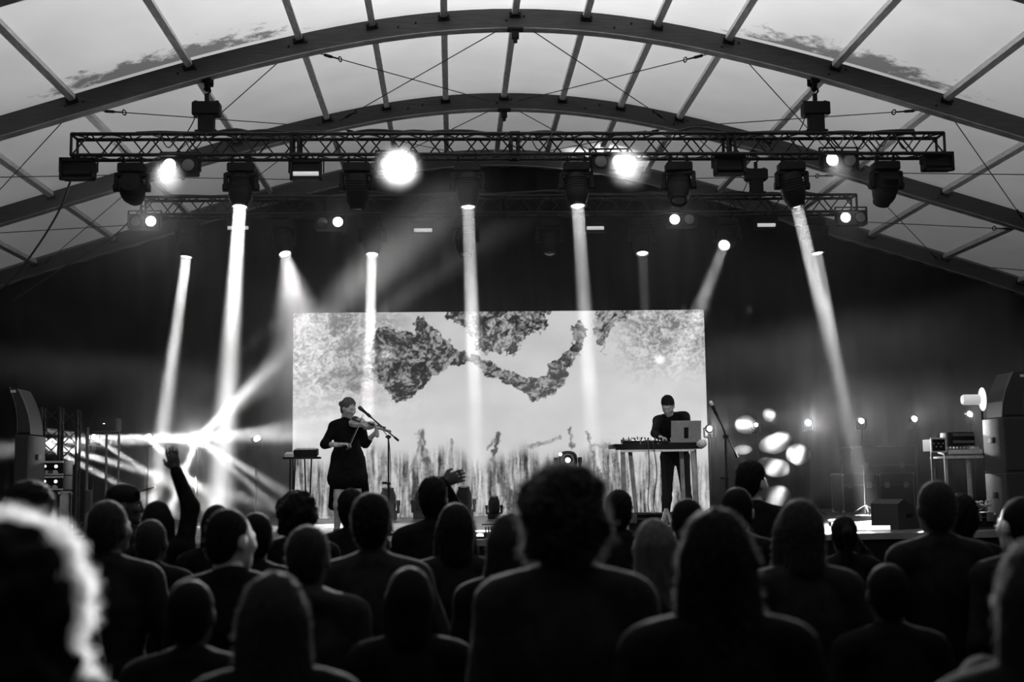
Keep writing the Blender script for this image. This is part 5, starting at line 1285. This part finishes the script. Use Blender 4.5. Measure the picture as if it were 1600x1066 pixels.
tl.cap((-0.15, 0.03, 0.95), (-0.20, 0.05, 0.36), 0.05, 0.045); tl.cap((0.17, 0.05, 0.95), (0.25, 0.06, 0.40), 0.05, 0.035); tl.cap((-0.14, 0.08, 0.9), (-0.15, 0.10, 0.34), 0.04, 0.05); tl.cap((0.1, 0.09, 0.9), (0.16, 0.1, 0.36), 0.04, 0.05); tl.cap((0.0, 0.1, 0.95), (0.0, 0.11, 0.36), 0.05, 0.05)
link('coat_tail', np_mesh('coat_tail', [tl.mesh(0.014, 0.05)], 'cloth_black'), tv)
# violin
va = Vector((0.05, -0.14, 1.415)); vd = Vector((0.74, -0.42, -0.22)).normalized(); vn = Vector((0.15, -0.55, 0.82)); vn = (vn-vd*vn.dot(vd)).normalized(); vs_ = vn.cross(vd)
t = thing('violin', 'violin held under the chin of the violinist', 'violin', (VX, 16.0, STAGE_Z))
M['violin_wood'] = mat('violin_wood', 0.22, 0.15, 0, 0.3, 12, spec=0.8); M['ebony'] = mat('ebony', 0.015, 0.25, 0, 0.2, 12); M['hairbow'] = mat('hairbow', 0.5, 0.6, 0, 0.1, 12)
outl = []
for k in range(48):
    u = k/47*0.355; wdt = 0.083*math.sqrt(max(0, 1-((u-0.09)/0.092)**2)) if u < 0.09 else (0.104-0.021*math.sin((u-0.09)/0.19*PI/2)*0 if False else None)
    if wdt is None:
        q = (u-0.09)/0.265
        wdt = 0.103*(1-q)+0.082*q-0.045*math.exp(-((q-0.42)/0.17)**2)
        if u > 0.29: wdt = 0.083*math.sqrt(max(0, 1-((u-0.29)/0.066)**2))
    else: wdt = 0.103*math.sqrt(max(0, 1-((0.09-u)/0.0905)**2))
    outl.append((u, wdt))
vp = [va+vd*u+vs_*w_ for u, w_ in outl]+[va+vd*u-vs_*w_ for u, w_ in outl[::-1][1:-1]]
MB().prism(vp, tuple(-vn*0.017), tuple(vn*0.017)).build('body', 'violin_wood', t)
bl = MB().prism([va+vd*0.18+(p-va-vd*0.18)*0.9 for p in vp], tuple(vn*0.017), tuple(vn*0.023)).build('belly', 'violin_wood', t)
MB().cyl(va+vd*0.34, va+vd*0.53, 0.014, 0.011, n=10).build('neck', 'violin_wood', t)
MB().box(va+vd*0.40+vn*0.034, (0.26, 0.03, 0.008), Matrix((vd, vs_, vn)).transposed()).build('fingerboard', 'ebony', t)
MB().box(va+vd*0.555, (0.07, 0.022, 0.022), Matrix((vd, vs_, vn)).transposed()).ring(va+vd*0.595, vs_, 0.013, 0.008, 14, 6).build('scroll', 'violin_wood', t)
for k in range(4): MB().cyl(va+vd*(0.535+0.014*k)-vs_*0.03, va+vd*(0.535+0.014*k)+vs_*0.03, 0.004, n=6).build('tuning_peg', 'ebony', t)
MB().box(va+vd*0.19+vn*0.035, (0.006, 0.042, 0.03), Matrix((vd, vs_, vn)).transposed()).build('bridge', 'hairbow', t)
MB().box(va+vd*0.09+vn*0.03, (0.11, 0.035, 0.008), Matrix((vd, vs_, vn)).transposed()).build('tailpiece', 'ebony', t)
MB().box(va+vd*0.03+vs_*0.05+vn*0.03, (0.06, 0.07, 0.012), Matrix((vd, vs_, vn)).transposed(), bev=0.005).build('chin_rest', 'ebony', t)
for k in range(4): MB().cyl(va+vd*0.1+vn*0.042+vs_*(0.008*(k-1.5)), va+vd*0.54+vn*0.030+vs_*(0.005*(k-1.5)), 0.0008, n=4).build('string', 'chrome', t)
t = thing('violin_bow', 'bow drawn upright across the violin strings', 'bow', (VX, 16.0, STAGE_Z))
bx = va+vd*0.16+vn*0.055; b0 = Vector((0.015, -0.345, 1.045)); bd = (bx-b0).normalized(); b1 = b0+bd*0.50
MB().tube([b0, b0+bd*0.2, b0+bd*0.4, b1], [0.005, 0.005, 0.0045, 0.004], 8).build('stick', 'ebony', t)
MB().box(b0+bd*0.04+vd*0.012, (0.02, 0.012, 0.05), Matrix((vd, bd.cross(vd), bd)).transposed()).build('frog', 'ebony', t)
MB().cyl(b0+bd*0.05+vd*0.02, b1+vd*0.014, 0.002, n=5).build('bow_hair', 'hairbow', t)

# man at the table
MX = at(1057, 800, 17.0).x
RM = RZ(PI-0.42)@RX(-0.62)
mj = dict(pelvis=(0, 0, 0.97), chest=(-0.05, -0.12, 1.27), neck=(-0.08, -0.21, 1.46), head=(-0.125, -0.285, 1.60), hipL=(-0.10, 0, 0.92), hipR=(0.10, 0, 0.92), kneeL=(-0.12, -0.02, 0.5), kneeR=(0.13, -0.02, 0.5), ankL=(-0.15, 0.02, 0.085), ankR=(0.17, 0.02, 0.085),
          shL=(-0.24, -0.16, 1.41), shR=(0.12, -0.13, 1.46), elL=(-0.31, -0.30, 1.24), elR=(0.16, -0.28, 1.22), wrL=(-0.285, -0.50, 1.185), wrR=(-0.06, -0.52, 1.185), hdL=(0.35, -0.9, -0.15), hdR=(-0.5, -0.8, -0.15), pnL=(0, -0.1, -1), pnR=(0, -0.1, -1), toe=(0, -1, 0))
performer('man in a black long sleeved jumper leaning over the table', (MX, 17.0, STAGE_Z), mj, RM, 'top', 'hair_dark', False, 'cloth_black', 'denim', sleeve=0.93, fat=1.05, curl=(0.7, 0.7))

# ================================================================= HAZE
def haze(name, label, c, size, dens, aniso=0.5, nscale=0.55, lo=0.42, hi=0.66, floor_=0.25):
    m = bpy.data.materials.new(name); m.use_nodes = True; nt = m.node_tree; nt.nodes.clear()
    N = nt.nodes.new; L = nt.links.new
    o_ = N('ShaderNodeOutputMaterial'); v = N('ShaderNodeVolumeScatter')
    v.inputs['Color'].default_value = (1, 1, 1, 1); v.inputs['Anisotropy'].default_value = aniso
    tc = N('ShaderNodeTexCoord'); nz = N('ShaderNodeTexNoise'); nz.inputs['Scale'].default_value = nscale; nz.inputs['Detail'].default_value = 2.5; nz.inputs['Distortion'].default_value = 0.4
    mr = N('ShaderNodeMapRange'); mr.inputs['From Min'].default_value = lo; mr.inputs['From Max'].default_value = hi
    mr.inputs['To Min'].default_value = dens*floor_; mr.inputs['To Max'].default_value = dens
    L(tc.outputs['Object'], nz.inputs['Vector']); L(nz.outputs['Fac'], mr.inputs['Value']); sp = N('ShaderNodeSeparateXYZ'); L(tc.outputs['Object'], sp.inputs[0])
    def ramp(sock, a, b, c, d):
        n_ = N('ShaderNodeMapRange'); n_.interpolation_type = 'SMOOTHSTEP'
        for i_, v_ in zip(('From Min', 'From Max', 'To Min', 'To Max'), (a, b, c, d)): n_.inputs[i_].default_value = v_
        L(sock, n_.inputs['Value']); return n_.outputs[0]
    def op(kind, a, b):
        n_ = N('ShaderNodeMath'); n_.operation = kind; L(a, n_.inputs[0]); L(b, n_.inputs[1]); return n_.outputs[0]
    # density shaped so beams fade lower down and glow at low left
    high = op('MULTIPLY', ramp(sp.outputs[2], 2.6, 4.1, 0.22, 1.0), ramp(sp.outputs[0], -3.5, 4.5, 1.35, 0.45))
    low = op('MULTIPLY', ramp(sp.outputs[0], -3.4, -2.1, 1.15, 0.0), ramp(sp.outputs[2], 2.5, 4.0, 1.0, 0.0))
    L(op('MULTIPLY', mr.outputs[0], op('ADD', high, low)), v.inputs['Density'])
    L(v.outputs[0], o_.inputs['Volume'])
    m.cycles.volume_step_rate = 1.0
    o = MB().box(c, size).build(name, m, smooth=0); tag(o, label, 'haze', kind='stuff'); return o
haze('stage_haze', 'thin smoke haze hanging over the whole stage', (XC, (15.4+24.6)/2, 3.9), (15, 9.2, 5.5), 0.04)

# dense haze blobs added to show the right lamp's beam ends as bright spots
pm = bpy.data.materials.new('beam_end_blob'); pm.use_nodes = True; nt = pm.node_tree; nt.nodes.clear()
v = nt.nodes.new('ShaderNodeVolumeScatter'); v.inputs['Density'].default_value = 0.7; v.inputs['Anisotropy'].default_value = 0.0; v.inputs['Color'].default_value = (1, 1, 1, 1)
nt.links.new(v.outputs[0], nt.nodes.new('ShaderNodeOutputMaterial').inputs['Volume'])
for (px, py, dD, rx, rz_, tl_, lb) in ((1247, 710, -0.5, 19, 17, 0, 'round bright haze blob added as a beam end below the haloed lamp'), (1213, 692, -0.5, 28, 16, 0.35, 'tilted oval haze blob added as a beam end left of the round one'),
    (1210, 730, -0.6, 26, 15, -0.2, 'broad haze blob added as a beam end above the glowing outline head'), (1165, 664, -0.9, 17, 16, 0, 'faint round haze blob added as a beam end right of the microphone'), (1202, 648, -0.5, 11, 11, 0, 'small bright haze blob added as a beam end beside the haloed lamp'),
    (1160, 703, -0.8, 15, 8, 0, 'small faint haze blob added as a beam end low by the microphone stand'), (1214, 776, -0.7, 24, 17, 0.2, 'lowest haze blob added as a beam end near the stage floor')):
    D = 20.4+dD; c_ = at(px, py, D); k = D/F_PX
    bm = bmesh.new(); bmesh.ops.create_icosphere(bm, subdivisions=3, radius=1.0)
    P = np.array([q.co[:] for q in bm.verts]); nn = fbm(P[:, 0]*1.3+7, P[:, 2]*1.3+P[:, 1]+5, px, 3)-0.5
    for q, z_ in zip(bm.verts, nn): q.co = Vector((q.co.x*rx*k, q.co.y*(rx+rz_)/2*k, q.co.z*rz_*k))*(1+0.35*z_)
    me = bpy.data.meshes.new('beam_end_blob'); bm.to_mesh(me); bm.free(); me.materials.append(pm)
    o = link('beam_end_blob', me, None, c_, (0, -tl_, 0)); tag(o, lb, 'smoke', 'haze blobs added as ends of the right lamp beams', 'stuff')
